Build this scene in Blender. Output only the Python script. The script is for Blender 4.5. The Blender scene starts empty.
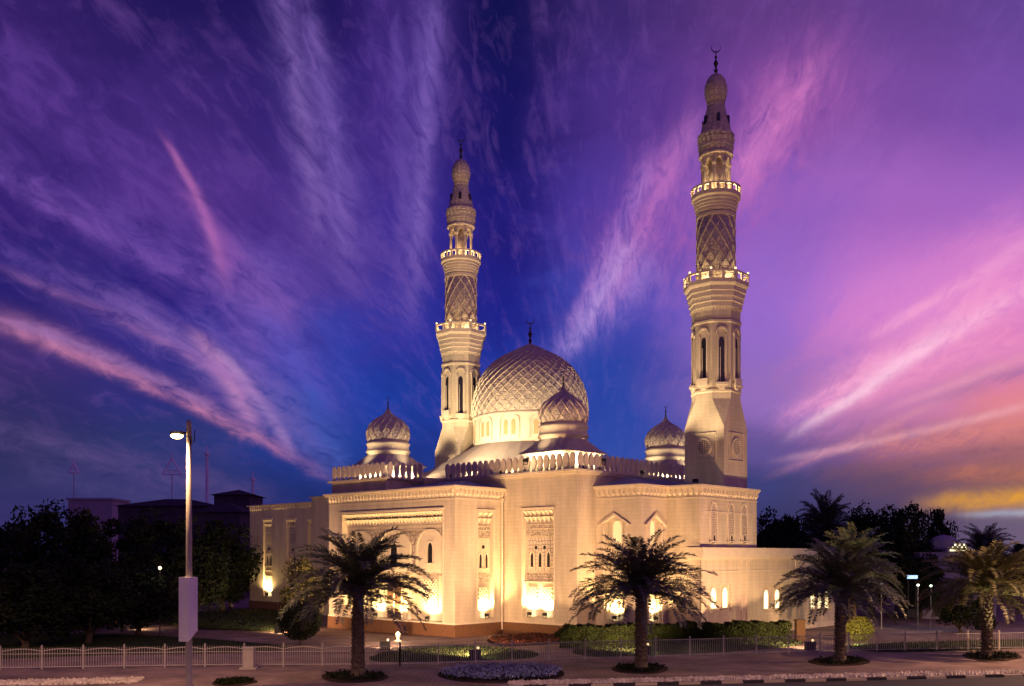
import bpy, bmesh, math, random
import numpy as np
from mathutils import Vector, Matrix
random.seed(7); RNG = np.random.default_rng(7)
S = bpy.context.scene
COL = S.collection
PI = math.pi
F, HX, HY, HC = 948.0, 512.0, 555.0, 7.0      # focal (px), principal column, horizon row, eye height

# ------------------------------------------------------------------ camera
cam_d = bpy.data.cameras.new('camera'); cam = bpy.data.objects.new('camera', cam_d); COL.objects.link(cam)
cam.location = (0, 0, HC); cam.rotation_euler = (PI/2, 0, 0)
cam_d.sensor_width = 36; cam_d.lens = 36*F/1024; cam_d.shift_y = (HY-343)/1024
cam_d.clip_start = .5; cam_d.clip_end = 3000
S.camera = cam
S.view_settings.view_transform = 'Standard'; S.view_settings.look = 'None'
S.view_settings.exposure = 0; S.view_settings.gamma = 1
S.cycles.use_denoising = True
S.cycles.max_bounces = 6; S.cycles.diffuse_bounces = 3; S.cycles.sample_clamp_indirect = 4
S.cycles.use_light_tree = True

def lin(c):
    return tuple(((x/255)/12.92 if x/255 <= .04045 else ((x/255+.055)/1.055)**2.4) for x in c[:3])

# ------------------------------------------------------------------ world: dusk sky with radiating cirrus
W = bpy.data.worlds.new('World'); S.world = W; W.use_nodes = True
NT = W.node_tree; NT.nodes.clear()
class E:                                    # tiny expression builder on math nodes
    def __init__(s, k): s.k = k
    def __add__(a, b): return op('ADD', a, b)
    def __radd__(a, b): return op('ADD', b, a)
    def __sub__(a, b): return op('SUBTRACT', a, b)
    def __rsub__(a, b): return op('SUBTRACT', b, a)
    def __mul__(a, b): return op('MULTIPLY', a, b)
    def __rmul__(a, b): return op('MULTIPLY', b, a)
    def __truediv__(a, b): return op('DIVIDE', a, b)
    def __rtruediv__(a, b): return op('DIVIDE', b, a)
def put(sock, v):
    if isinstance(v, E): NT.links.new(v.k, sock)
    else: sock.default_value = v
def op(kind, *a):
    n = NT.nodes.new('ShaderNodeMath'); n.operation = kind
    for i, v in enumerate(a): put(n.inputs[i], v)
    return E(n.outputs[0])
def clamp01(x): return op('MINIMUM', op('MAXIMUM', x, 0.), 1.)
def sstep(x, a, b):
    n = NT.nodes.new('ShaderNodeMapRange'); n.interpolation_type = 'SMOOTHSTEP'
    put(n.inputs[0], x); n.inputs[1].default_value = a; n.inputs[2].default_value = b
    return E(n.outputs[0])
def noise(x, y, scale, detail=4, rough=.55, dist=0., z=0.):
    c = NT.nodes.new('ShaderNodeCombineXYZ'); put(c.inputs[0], x); put(c.inputs[1], y); c.inputs[2].default_value = z
    n = NT.nodes.new('ShaderNodeTexNoise'); NT.links.new(c.outputs[0], n.inputs['Vector'])
    n.inputs['Scale'].default_value = scale; n.inputs['Detail'].default_value = detail
    n.inputs['Roughness'].default_value = rough; n.inputs['Distortion'].default_value = dist
    return E(n.outputs[0])
def mixc(f, a, b):
    n = NT.nodes.new('ShaderNodeMix'); n.data_type = 'RGBA'; put(n.inputs[0], f)
    for i, v in ((6, a), (7, b)):
        if isinstance(v, E): NT.links.new(v.k, n.inputs[i])
        else: n.inputs[i].default_value = (*v, 1)
    return E(n.outputs[2])
tc = NT.nodes.new('ShaderNodeTexCoord'); sp = NT.nodes.new('ShaderNodeSeparateXYZ')
NT.links.new(tc.outputs['Generated'], sp.inputs[0])
dx, dy, dz = (E(sp.outputs[i]) for i in range(3))
den = op('MAXIMUM', op('ABSOLUTE', dy), .10)
az = dx/den*F + HX                          # heading and height of a sky direction, on one common scale
el = HY - dz/den*F
# polar coordinates about the point where the parallel cirrus bands meet at the horizon
rx, ry = az-610., 575.-el
ang = op('ARCTAN2', rx, op('MAXIMUM', ry, 2.))
lr = op('LOGARITHM', op('SQRT', rx*rx+ry*ry)+20., 2.718)
fib = noise(ang*6., lr*1.6, 2.0, 7, .58, .8)             # long fibres
fib2 = noise(ang*16., lr*6.5, 2.0, 6, .66, 1.0, 5.)
puff = noise(az*.012, el*.016, 1.6, 6, .62, .6, 3.)
wav = noise(az*.004, el*.004, 1., 3, .5, 0., 9.)
azw = az + (fib-.5)*30.+(puff-.5)*70.
elw = el + (fib-.5)*12.+(puff-.5)*40.
COLS = [
 (0,   [(0,(46,25,96)),(110,(54,30,108)),(200,(50,28,112)),(275,(30,22,108)),(350,(62,42,112)),(400,(46,40,100)),(450,(38,42,92)),(500,(50,48,104))]),
 (190, [(0,(30,18,86)),(100,(56,33,112)),(190,(72,42,128)),(280,(38,27,122)),(330,(22,26,130)),(390,(42,42,126)),(445,(38,48,112)),(510,(30,40,100))]),
 (300, [(0,(30,16,88)),(110,(46,28,110)),(230,(74,46,138)),(330,(66,54,152)),(390,(30,52,156)),(430,(24,54,145)),(500,(18,40,110))]),
 (400, [(0,(48,27,106)),(120,(58,34,126)),(250,(52,38,142)),(330,(40,46,156)),(400,(18,52,150)),(500,(14,44,120))]),
 (500, [(0,(12,10,76)),(120,(20,13,94)),(230,(28,20,118)),(310,(24,28,136)),(400,(24,54,160)),(500,(20,50,140))]),
 (610, [(0,(58,36,108)),(110,(72,44,132)),(210,(78,54,156)),(300,(64,66,172)),(380,(34,60,158)),(470,(38,72,164)),(520,(30,50,120))]),
 (760, [(0,(92,54,128)),(100,(114,64,150)),(200,(138,90,188)),(300,(148,104,204)),(400,(146,106,186)),(450,(92,76,146)),(485,(46,56,118)),(520,(36,48,104))]),
 (900, [(0,(98,60,140)),(100,(120,72,160)),(200,(162,98,190)),(300,(200,120,206)),(390,(206,124,182)),(445,(138,88,136)),(480,(76,62,106)),(520,(50,52,96))]),
 (1024,[(0,(98,64,146)),(110,(120,76,168)),(210,(160,98,192)),(280,(214,122,200)),(345,(216,122,188)),(405,(222,128,146)),(450,(158,98,112)),(482,(104,76,98)),(520,(84,84,120))]),
]
tt = clamp01(elw/560.)
base = None
for i, (cx, st) in enumerate(COLS):
    r = NT.nodes.new('ShaderNodeValToRGB'); NT.links.new(tt.k, r.inputs[0]); cr = r.color_ramp
    cr.interpolation = 'EASE'
    while len(cr.elements) < len(st): cr.elements.new(.5)
    for e_, (y, c) in zip(cr.elements, st): pass
    for k, (y, c) in enumerate(st):
        cr.elements[k].position = y/560.; cr.elements[k].color = (*lin(c), 1)
    c = E(r.outputs[0])
    base = c if base is None else mixc(sstep(azw, COLS[i-1][0], cx), base, c)
sky = mixc(clamp01((fib-.5)*1.6+(fib2-.5)*1.8)*.34*sstep(el, 520., 380.), base, lin((140,92,180)))
sky = mixc(clamp01((.52-fib)*1.6)*.5*sstep(az, 640., 480.), sky, lin((16,13,86)))
def streak_group():
    """one cirrus band between two sky directions, soft across, frayed by the fibre noise"""
    global NT
    world_tree, NT = NT, bpy.data.node_groups.new('cirrus_band', 'ShaderNodeTree')
    names = ['az','el','puff','fib','fib2','x0','y0','ux','uy','L','w0','dw','bend','fray','kp','km','e0','e1','fibre','s']
    NT.interface.new_socket('prev', in_out='INPUT', socket_type='NodeSocketColor'); NT.interface.new_socket('col', in_out='INPUT', socket_type='NodeSocketColor')
    for n in names: NT.interface.new_socket(n, in_out='INPUT', socket_type='NodeSocketFloat')
    NT.interface.new_socket('out', in_out='OUTPUT', socket_type='NodeSocketColor')
    gi = NT.nodes.new('NodeGroupInput'); go = NT.nodes.new('NodeGroupOutput'); I = {n: E(gi.outputs[n]) for n in names+['prev','col']}
    az_ = op('MULTIPLY_ADD', I['prev'], 1e-6, I['az'])
    X, Y_ = az_-I['x0'], I['el']-I['y0']
    a = (X*I['ux']+Y_*I['uy'])/I['L']
    b = Y_*I['ux']-X*I['uy']+(a*(1.-a))*I['bend']+(I['puff']-.5)*I['fray']
    q = b/op('MAXIMUM', a*I['dw']+I['w0'], 2.)
    q = op('MAXIMUM', q*I['kp'], q*I['km'])
    g = op('EXPONENT', q*q*-1.)
    def ss(x, lo, hi):
        n = NT.nodes.new('ShaderNodeMapRange'); n.interpolation_type = 'SMOOTHSTEP'
        for i, v in enumerate((x, lo, hi)): put(n.inputs[i], v)
        return E(n.outputs[0])
    win = ss(a, I['e0'], I['e1'])*ss(1.-a, I['e0'], I['e1'])
    n = clamp01(((I['fib']-.5)*1.5+(I['fib2']-.5)*2.3)*I['fibre']+.66)
    c = mixc(clamp01(g*win*n*I['s']), I['prev'], I['col']); NT.links.new(c.k, go.inputs[0])
    g_ = NT; NT = world_tree
    return g_
SG = streak_group()
def streak(x0, y0, x1, y1, w0, w1, bend, col, s, edge=.25, fibre=1., sharp=0.):
    global sky
    n = NT.nodes.new('ShaderNodeGroup'); n.node_tree = SG; L = math.hypot(x1-x0, y1-y0)
    for k, v in dict(x0=x0, y0=y0, ux=(x1-x0)/L, uy=(y1-y0)/L, L=L, w0=w0, dw=w1-w0, bend=4.*bend, fray=w0*1.1, kp=1+max(sharp, 0), km=-1-max(-sharp, 0), e0=-edge*.2, e1=edge, fibre=fibre, s=s).items():
        n.inputs[k].default_value = v
    for k, v in (('az', az), ('el', el), ('puff', puff), ('fib', fib), ('fib2', fib2), ('prev', sky)): NT.links.new(v.k, n.inputs[k])
    n.inputs['col'].default_value = (*lin(col), 1); sky = E(n.outputs[0])
streak(-200,-40, 330,330, 90,70,  20, (92,56,148), .55)
streak(-60,130, 235,300, 26,20,  -8, (118,78,172), .6, sharp=.8)
streak(60,190, 300,330, 34,30,   0, (104,70,162), .45)
streak(262,-60, 345,300, 17,34,   6, (108,80,162), .7)
streak(320,60, 385,350, 26,30,   0, (92,66,156), .5)
streak(432,-60, 402,360, 22,18,   0, (104,76,164), .7)
streak(372,-60, 392,230, 16,16,   0, (86,56,146), .5)
streak(225,235, 350,440, 44,34,  -6, (112,88,182), .62)
streak(158,130, 228,290, 3,7,  9, (200,116,182), .85, fibre=.6)
streak(200,235, 300,340, 20,30,  0, (134,84,166), .5)
streak(168,170, 240,292, 9,14,  9, (140,82,166), .55)
streak(-60,300, 345,485, 17,7,   8, (206,128,168), .75, edge=.3, sharp=.9)
streak(0,250, 340,455, 26,22,  10, (108,80,160), .45)
streak(90,290, 300,430, 16,16,   6, (150,112,182), .45)
streak(186,325, 262,440, 7,11,   6, (204,140,192), .75, fibre=.7)
streak(258,380, 352,478, 18,14,   0, (112,108,190), .55)
streak(-80,420, 300,505, 18,16,   0, (96,76,134), .5)
streak(0,470, 260,520, 12,12,   0, (82,72,128), .4)
streak(860,10, 640,300, 46,40,  20, (170,92,172), .6)
streak(800,60, 730,220, 34,22,   0, (206,116,190), .6)
streak(690,140, 600,300, 36,30,   0, (176,100,186), .6)
streak(665,250, 545,368, 24,12,   0, (150,118,204), .8)
streak(900,120, 740,330, 60,40,   0, (160,100,190), .35)
streak(1080,210, 800,350, 40,20,   0, (226,138,208), .5)
streak(1060,248, 770,432, 34,12,   6, (250,160,208), .9, fibre=.8)
streak(1060,310, 800,440, 30,14,   0, (244,150,196), .7)
streak(960,318, 785,440, 8,5,   4, (255,212,232), .85, fibre=.5)
streak(1080,352, 790,440, 14,9,  -4, (150,98,158), .7)
streak(1060,396, 770,462, 5,4,   4, (240,176,190), .75, fibre=.5)
streak(960,392, 765,478, 6,4,   2, (216,142,168), .6, fibre=.6)
streak(1080,420, 850,455, 26,18,   0, (232,138,126), .6)
streak(1080,445, 800,475, 14,8,   0, (120,78,104), .75)
streak(1120,478, 820,486, 14,14,   0, (96,68,98), .8, fibre=.5)
streak(1160,462, 900,478, 16,8,   0, (206,120,86), .7, fibre=.5, edge=.3)
streak(1160,490, 905,504, 17,8,   0, (236,164,36), 1.0, fibre=.35, edge=.25)
streak(1120,510, 950,515, 5,3,   0, (160,176,206), .8, fibre=.3)
streak(300,-40, 352,300, 10,16,   4, (122,92,176), .6)
streak(272,-30, 320,250, 7,12,   6, (132,100,176), .6)
streak(436,-40, 412,330, 8,10,   0, (126,96,182), .6)
streak(396,-20, 404,300, 6,8,   0, (100,72,162), .5)
streak(-20,262, 300,420, 6,5,  10, (166,108,172), .5, edge=.3)
streak(40,262, 325,452, 6,5,  12, (146,104,182), .5)
streak(-20,312, 250,430, 6,5,  10, (150,110,176), .6)
streak(180,300, 330,450, 8,8,   6, (120,94,186), .5)
streak(210,340, 300,462, 5,6,   4, (186,140,200), .6)
streak(250,300, 345,440, 14,12,  0, (84,82,190), .6)
streak(300,380, 350,480, 16,16,  0, (50,90,186), .55)
streak(300,300, 400,450, 34,34,  0, (22,62,172), .6, fibre=.5)
streak(245,385, 420,470, 26,30,  0, (26,60,150), .5, fibre=.5)
streak(540,330, 700,470, 40,40,  0, (36,74,176), .4, fibre=.4)
streak(1100,235, 780,330, 40,30,  0, (220,128,200), .4, fibre=.6)
streak(-40,230, 200,330, 10,8,  -6, (100,70,160), .5)
streak(0,170, 240,300, 8,6,  -8, (126,84,172), .5)
streak(700,90, 590,330, 14,10,   6, (196,116,192), .55)
streak(655,150, 560,345, 10,8,   4, (176,122,204), .6)
streak(640,230, 560,362, 12,8,   0, (186,152,222), .6)
streak(830,40, 720,190, 12,10,  6, (218,128,196), .5)
streak(770,90, 735,210, 14,10,  0, (206,122,196), .45)
streak(1060,222, 850,345, 9,5,   4, (250,168,212), .65)
streak(1050,275, 830,395, 10,5,   4, (255,188,222), .7)
streak(990,290, 780,420, 7,4,   4, (240,160,206), .6)
streak(1060,345, 870,415, 8,4,   0, (255,168,190), .5)
streak(1060,240, 820,300, 16,10,  0, (206,126,204), .4)
sky = mixc(sstep(dz, .004, -.02), sky, lin((26,24,44)))
nish = NT.nodes.new('ShaderNodeTexSky'); nish.sky_type = 'NISHITA'; nish.sun_disc = False
nish.sun_elevation = math.radians(1.0); nish.sun_rotation = math.radians(38)
b1 = NT.nodes.new('ShaderNodeBackground'); NT.links.new(sky.k, b1.inputs[0]); b1.inputs[1].default_value = 1.0
b2 = NT.nodes.new('ShaderNodeBackground'); NT.links.new(nish.outputs[0], b2.inputs[0]); b2.inputs[1].default_value = .004
ad = NT.nodes.new('ShaderNodeAddShader'); NT.links.new(b1.outputs[0], ad.inputs[0]); NT.links.new(b2.outputs[0], ad.inputs[1])
wo = NT.nodes.new('ShaderNodeOutputWorld'); NT.links.new(ad.outputs[0], wo.inputs[0])
W.cycles.sampling_method = 'MANUAL'; W.cycles.sample_map_resolution = 512

# ------------------------------------------------------------------ light settings (all lamps are read from here)
GARDEN_W, GARDEN_COL = 13500, (1, .58, .31)
STREET_COL = (1, .55, .27)

# ------------------------------------------------------------------ materials
def mat(name, col, rough=.8, spec=.3, emit=None, strength=0, metal=0):
    m = bpy.data.materials.new(name); m.use_nodes = True
    b = m.node_tree.nodes['Principled BSDF']
    b.inputs['Base Color'].default_value = (*col, 1); b.inputs['Roughness'].default_value = rough
    b.inputs['Specular IOR Level'].default_value = spec; b.inputs['Metallic'].default_value = metal
    if emit:
        b.inputs['Emission Color'].default_value = (*emit, 1); b.inputs['Emission Strength'].default_value = strength
    return m
def vary(m, c2, scale, amt=.6, detail=6, coord='Object', bump=0., bscale=None, bdist=.02, lo=.35, hi=.68):
    nt = m.node_tree; b = nt.nodes['Principled BSDF']; c1 = tuple(b.inputs['Base Color'].default_value)
    t = nt.nodes.new('ShaderNodeTexCoord'); n = nt.nodes.new('ShaderNodeTexNoise')
    n.inputs['Scale'].default_value = scale; n.inputs['Detail'].default_value = detail
    nt.links.new(t.outputs[coord], n.inputs['Vector'])
    r = nt.nodes.new('ShaderNodeMapRange'); r.inputs[1].default_value = lo; r.inputs[2].default_value = hi
    r.inputs[4].default_value = amt; nt.links.new(n.outputs[0], r.inputs[0])
    x = nt.nodes.new('ShaderNodeMix'); x.data_type = 'RGBA'; nt.links.new(r.outputs[0], x.inputs[0])
    x.inputs[6].default_value = c1; x.inputs[7].default_value = (*c2, 1)
    nt.links.new(x.outputs[2], b.inputs['Base Color'])
    if bump:
        n2 = nt.nodes.new('ShaderNodeTexNoise'); n2.inputs['Scale'].default_value = bscale or scale*6; n2.inputs['Detail'].default_value = 6
        nt.links.new(t.outputs[coord], n2.inputs['Vector'])
        bp = nt.nodes.new('ShaderNodeBump'); bp.inputs['Strength'].default_value = bump; bp.inputs['Distance'].default_value = bdist
        nt.links.new(n2.outputs[0], bp.inputs['Height']); nt.links.new(bp.outputs[0], b.inputs['Normal'])
    return m
def masonry(name, c1, c2, cm, bw=.9, bh=.32, bump=.5):
    """coursed ashlar: brick pattern laid along the wall (local x+y, z)"""
    m = mat(name, c1, .85, .2); nt = m.node_tree; b = nt.nodes['Principled BSDF']
    t = nt.nodes.new('ShaderNodeTexCoord'); s = nt.nodes.new('ShaderNodeSeparateXYZ'); nt.links.new(t.outputs['Object'], s.inputs[0])
    a = nt.nodes.new('ShaderNodeMath'); a.operation = 'ADD'; nt.links.new(s.outputs[0], a.inputs[0]); nt.links.new(s.outputs[1], a.inputs[1])
    c = nt.nodes.new('ShaderNodeCombineXYZ'); nt.links.new(a.outputs[0], c.inputs[0]); nt.links.new(s.outputs[2], c.inputs[1])
    k = nt.nodes.new('ShaderNodeTexBrick'); nt.links.new(c.outputs[0], k.inputs['Vector'])
    k.inputs['Scale'].default_value = 1; k.inputs['Brick Width'].default_value = bw; k.inputs['Row Height'].default_value = bh
    k.inputs['Mortar Size'].default_value = .018; k.inputs['Mortar Smooth'].default_value = .3
    k.inputs['Color1'].default_value = (*c1, 1); k.inputs['Color2'].default_value = (*c2, 1); k.inputs['Mortar'].default_value = (*cm, 1)
    n = nt.nodes.new('ShaderNodeTexNoise'); n.inputs['Scale'].default_value = .6; n.inputs['Detail'].default_value = 9; n.inputs['Roughness'].default_value = .6
    mp = nt.nodes.new('ShaderNodeMapping'); mp.inputs['Scale'].default_value = (1.6, 1.6, .28); nt.links.new(t.outputs['Object'], mp.inputs[0]); nt.links.new(mp.outputs[0], n.inputs['Vector'])
    r = nt.nodes.new('ShaderNodeMapRange'); r.inputs[1].default_value = .3; r.inputs[2].default_value = .7; r.inputs[3].default_value = .74; r.inputs[4].default_value = 1.08
    nt.links.new(n.outputs[0], r.inputs[0])
    x = nt.nodes.new('ShaderNodeMix'); x.data_type = 'RGBA'; x.blend_type = 'MULTIPLY'; x.inputs[0].default_value = 1
    nt.links.new(k.outputs['Color'], x.inputs[6]); nt.links.new(r.outputs[0], x.inputs[7]); nt.links.new(x.outputs[2], b.inputs['Base Color'])
    bp = nt.nodes.new('ShaderNodeBump'); bp.inputs['Strength'].default_value = bump; bp.inputs['Distance'].default_value = .03; bp.invert = True
    nt.links.new(k.outputs['Fac'], bp.inputs['Height']); nt.links.new(bp.outputs[0], b.inputs['Normal'])
    return m
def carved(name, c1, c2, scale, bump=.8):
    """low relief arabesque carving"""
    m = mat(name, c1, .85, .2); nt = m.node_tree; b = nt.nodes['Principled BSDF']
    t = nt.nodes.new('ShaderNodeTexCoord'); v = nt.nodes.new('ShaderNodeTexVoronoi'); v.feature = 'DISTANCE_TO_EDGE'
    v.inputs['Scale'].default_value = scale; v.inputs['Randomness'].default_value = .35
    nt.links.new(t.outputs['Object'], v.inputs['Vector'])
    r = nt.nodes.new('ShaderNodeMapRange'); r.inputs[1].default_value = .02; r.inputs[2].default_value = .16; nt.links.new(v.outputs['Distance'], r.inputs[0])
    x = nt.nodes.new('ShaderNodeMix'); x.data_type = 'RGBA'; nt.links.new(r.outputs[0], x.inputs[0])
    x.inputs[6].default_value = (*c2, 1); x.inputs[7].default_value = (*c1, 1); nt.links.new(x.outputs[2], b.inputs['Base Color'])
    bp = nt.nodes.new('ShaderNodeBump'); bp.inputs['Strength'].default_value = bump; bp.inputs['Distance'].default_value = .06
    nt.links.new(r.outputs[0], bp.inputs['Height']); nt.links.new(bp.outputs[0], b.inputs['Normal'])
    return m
M = {}
M['stone'] = masonry('ashlar', (.61,.52,.38), (.575,.49,.355), (.51,.43,.31), bump=.3)
M['trim'] = vary(mat('cut_stone', (.64,.55,.41), .8, .2), (.52,.44,.33), 2.2, .5, bump=.3)
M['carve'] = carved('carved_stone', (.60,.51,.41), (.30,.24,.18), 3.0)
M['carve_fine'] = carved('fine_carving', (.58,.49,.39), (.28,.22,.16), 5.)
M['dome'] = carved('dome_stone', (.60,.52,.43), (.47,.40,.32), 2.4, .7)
M['granite'] = vary(mat('brown_granite', (.16,.075,.035), .5, .4), (.10,.05,.03), 6, .8, bump=.1)
M['roof'] = vary(mat('blue_shaded_roof', (.30,.31,.36), .7, .3), (.22,.23,.28), 1.5, .7, bump=.2)  # roof of the wall stone, its blue sky-only shade put into the colour
M['dark'] = mat('dark_glass', (.02,.018,.02), .25, .5)
M['bronze'] = mat('dark_bronze', (.05,.04,.05), .4, .5, metal=.6)
M['glow'] = mat('lit_window', (.5,.42,.3), .6, .3, (1,.74,.36), 2.6)
M['window_dim'] = mat('amber_lit_pane', (.5,.42,.3), .6, .3, (1,.62,.25), .8)
M['lens'] = mat('lamp_lens', (.9,.85,.7), .3, .5, (1,.82,.5), 30)
M['globe'] = mat('lamp_globe_glass', (.9,.9,.85), .3, .5, (1,.72,.36), 1.6)
M['globe_green'] = mat('pale_lamp_globe', (.9,.9,.85), .3, .5, (.8,1,.75), 2.2)
M['housing'] = mat('lamp_housing', (.03,.03,.035), .5, .4, metal=.3)
M['white_metal'] = vary(mat('white_paint', (.46,.42,.38), .5, .4), (.32,.28,.25), 3, .6)
M['grey_metal'] = vary(mat('galvanised', (.34,.34,.36), .45, .5, metal=.4), (.22,.22,.24), 4, .6)
M['paving'] = None
M['grass'] = vary(mat('lawn', (.022,.038,.012), .9, .1), (.04,.05,.016), 1.1, .8, bump=.8, bscale=30, bdist=.04)
M['blade'] = vary(mat('grass_blades', (.022,.038,.010), .8, .2), (.04,.05,.015), .8, .8)
M['soil'] = vary(mat('soil', (.05,.032,.024), .95, .1), (.025,.018,.014), 2.5, .8, bump=1, bscale=14, bdist=.05)
M['asphalt'] = vary(mat('asphalt', (.055,.052,.055), .8, .3), (.04,.038,.042), .6, .8, bump=.5, bscale=40, bdist=.01)
M['sand'] = vary(mat('sand', (.26,.19,.14), .95, .1), (.17,.12,.09), .5, .9, bump=.8, bscale=8, bdist=.05)
M['leaf'] = vary(mat('dark_leaf', (.020,.028,.014), .8, .12), (.008,.012,.007), .9, .9)
M['leaf2'] = vary(mat('hedge_leaf', (.018,.026,.006), .8, .1), (.008,.011,.004), 1.1, .9)
M['leafy'] = vary(mat('yellow_leaf', (.16,.15,.02), .7, .25), (.08,.08,.015), 1.1, .9)
M['olive'] = vary(mat('olive_leaf', (.15,.14,.045), .7, .2), (.07,.07,.025), 1.2, .9)
M['frond'] = vary(mat('palm_leaf', (.075,.095,.065), .45, .5), (.12,.115,.075), .7, .8)
M['frond_olive'] = vary(mat('olive_palm_leaf', (.11,.115,.045), .55, .35), (.15,.12,.05), .7, .8)
M['bark'] = vary(mat('bark', (.10,.075,.055), .95, .1), (.05,.038,.03), 3, .8, bump=1, bscale=12, bdist=.06)
M['palm_bark'] = vary(mat('palm_bark', (.17,.135,.10), .95, .1), (.08,.06,.045), 4, .8, bump=1, bscale=14, bdist=.05)
M['flower'] = vary(mat('petals', (.30,.34,.52), .7, .2), (.08,.09,.22), 2, .7)
M['stonechip'] = vary(mat('white_stone', (.68,.60,.50), .9, .2), (.25,.2,.17), 1.6, .8)
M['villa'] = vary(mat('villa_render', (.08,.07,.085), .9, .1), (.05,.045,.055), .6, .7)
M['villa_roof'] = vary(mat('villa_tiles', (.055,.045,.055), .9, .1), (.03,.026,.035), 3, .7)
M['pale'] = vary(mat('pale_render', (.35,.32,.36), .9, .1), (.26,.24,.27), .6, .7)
def paving_mat():
    m = mat('paving', (.30,.22,.20), .75, .3); nt = m.node_tree; b = nt.nodes['Principled BSDF']
    t = nt.nodes.new('ShaderNodeTexCoord'); k = nt.nodes.new('ShaderNodeTexBrick'); nt.links.new(t.outputs['Object'], k.inputs['Vector'])
    k.inputs['Scale'].default_value = 1; k.inputs['Brick Width'].default_value = .6; k.inputs['Row Height'].default_value = .3; k.inputs['Mortar Size'].default_value = .02
    k.inputs['Color1'].default_value = (.30,.21,.185,1); k.inputs['Color2'].default_value = (.24,.17,.16,1); k.inputs['Mortar'].default_value = (.07,.05,.045,1)
    n = nt.nodes.new('ShaderNodeTexNoise'); n.inputs['Scale'].default_value = .35; n.inputs['Detail'].default_value = 12; n.inputs['Roughness'].default_value = .65; nt.links.new(t.outputs['Object'], n.inputs['Vector'])
    r = nt.nodes.new('ShaderNodeMapRange'); r.inputs[1].default_value = .3; r.inputs[2].default_value = .7; r.inputs[3].default_value = .35; r.inputs[4].default_value = 1.35
    nt.links.new(n.outputs[0], r.inputs[0])
    x = nt.nodes.new('ShaderNodeMix'); x.data_type = 'RGBA'; x.blend_type = 'MULTIPLY'; x.inputs[0].default_value = 1
    nt.links.new(k.outputs['Color'], x.inputs[6]); nt.links.new(r.outputs[0], x.inputs[7]); nt.links.new(x.outputs[2], b.inputs['Base Color'])
    return m
M['paving'] = paving_mat()

# ------------------------------------------------------------------ mesh helpers
class MB:
    def __init__(s): s.v = []; s.f = []; s.sm = False
    def add(s, vs, fs):
        o = len(s.v); s.v += [tuple(v) for v in vs]; s.f += [tuple(i+o for i in f) for f in fs]
    def box(s, x0, x1, y0, y1, z0, z1, T=None):
        vs = [(x, y, z) for z in (z0, z1) for x, y in ((x0,y0),(x1,y0),(x1,y1),(x0,y1))]
        if T: vs = [T(*v) for v in vs]
        s.add(vs, [(3,2,1,0),(4,5,6,7),(0,1,5,4),(1,2,6,5),(2,3,7,6),(3,0,4,7)])
    def lathe(s, prof, n=32, c=(0,0,0), rot=0., lobes=0, amp=0., cap=True):
        o = []
        for r, z in prof:
            o.append([(c[0]+r*(1+amp*abs(math.sin(lobes*(a:=2*PI*k/n)/2)))*math.cos(a+rot), c[1]+r*(1+amp*abs(math.sin(lobes*a/2)))*math.sin(a+rot), c[2]+z) for k in range(n)])
        vs = [p for ring in o for p in ring]; m = len(prof)
        fs = [(i*n+k, i*n+(k+1) % n, (i+1)*n+(k+1) % n, (i+1)*n+k) for i in range(m-1) for k in range(n)]
        if cap: fs += [tuple(reversed(range(n))), tuple((m-1)*n+k for k in range(n))]
        s.add(vs, fs)
    def tube(s, pts, rad, n=6, cap=True):
        pts = [Vector(p) for p in pts]; rings = []
        if not isinstance(rad, (list, tuple)): rad = [rad]*len(pts)
        for i, p in enumerate(pts):
            d = (pts[min(i+1, len(pts)-1)]-pts[max(i-1, 0)]).normalized()
            a = d.cross(Vector((0,0,1)) if abs(d.z) < .95 else Vector((1,0,0))).normalized(); b = d.cross(a)
            rings.append([p+(a*math.cos(2*PI*k/n)+b*math.sin(2*PI*k/n))*rad[i] for k in range(n)])
        fs = [(i*n+k, i*n+(k+1) % n, (i+1)*n+(k+1) % n, (i+1)*n+k) for i in range(len(pts)-1) for k in range(n)]
        if cap: fs += [tuple(range(n)), tuple(reversed([(len(pts)-1)*n+k for k in range(n)]))]
        s.add([v for r in rings for v in r], fs)
    def prism(s, poly, y0, y1, T):          # outline poly (a, z), extruded between y0 and y1 through T(a, y, z)
        n = len(poly); vs = [T(a, y0, z) for a, z in poly]+[T(a, y1, z) for a, z in poly]
        s.add(vs, [tuple(range(n)), tuple(reversed(range(n, 2*n)))]+[(k, k+n, (k+1) % n+n, (k+1) % n) for k in range(n)])
    def build(s, name, m, parent=None, smooth=False, loc=None):
        me = bpy.data.meshes.new(name); me.from_pydata(s.v, [], s.f)
        bm = bmesh.new(); bm.from_mesh(me); bmesh.ops.recalc_face_normals(bm, faces=bm.faces); bm.to_mesh(me); bm.free()
        me.materials.append(M[m] if isinstance(m, str) else m)
        if smooth:
            me.polygons.foreach_set('use_smooth', [True]*len(me.polygons))
        o = bpy.data.objects.new(name, me); COL.objects.link(o)
        if parent: o.parent = parent
        if loc: o.location = loc
        return o
def tag(o, label=None, cat=None, group=None, kind=None):
    if label: o['label'] = label
    if cat: o['category'] = cat
    if group: o['group'] = group
    if kind: o['kind'] = kind
    return o
def empty(name, loc=(0,0,0), rz=0., parent=None):
    o = bpy.data.objects.new(name, None); COL.objects.link(o); o.location = loc; o.rotation_euler = (0,0,rz)
    o.empty_display_size = .2
    if parent: o.parent = parent
    return o
def kids(o): return [c for c in bpy.data.objects if c.parent == o]
def copy_tree(o, parent=None, keep=None):
    c = o.copy(); COL.objects.link(c); c.parent = parent
    for ch in (keep[o.name] if keep else kids(o)): copy_tree(ch, c, keep)
    return c
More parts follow.
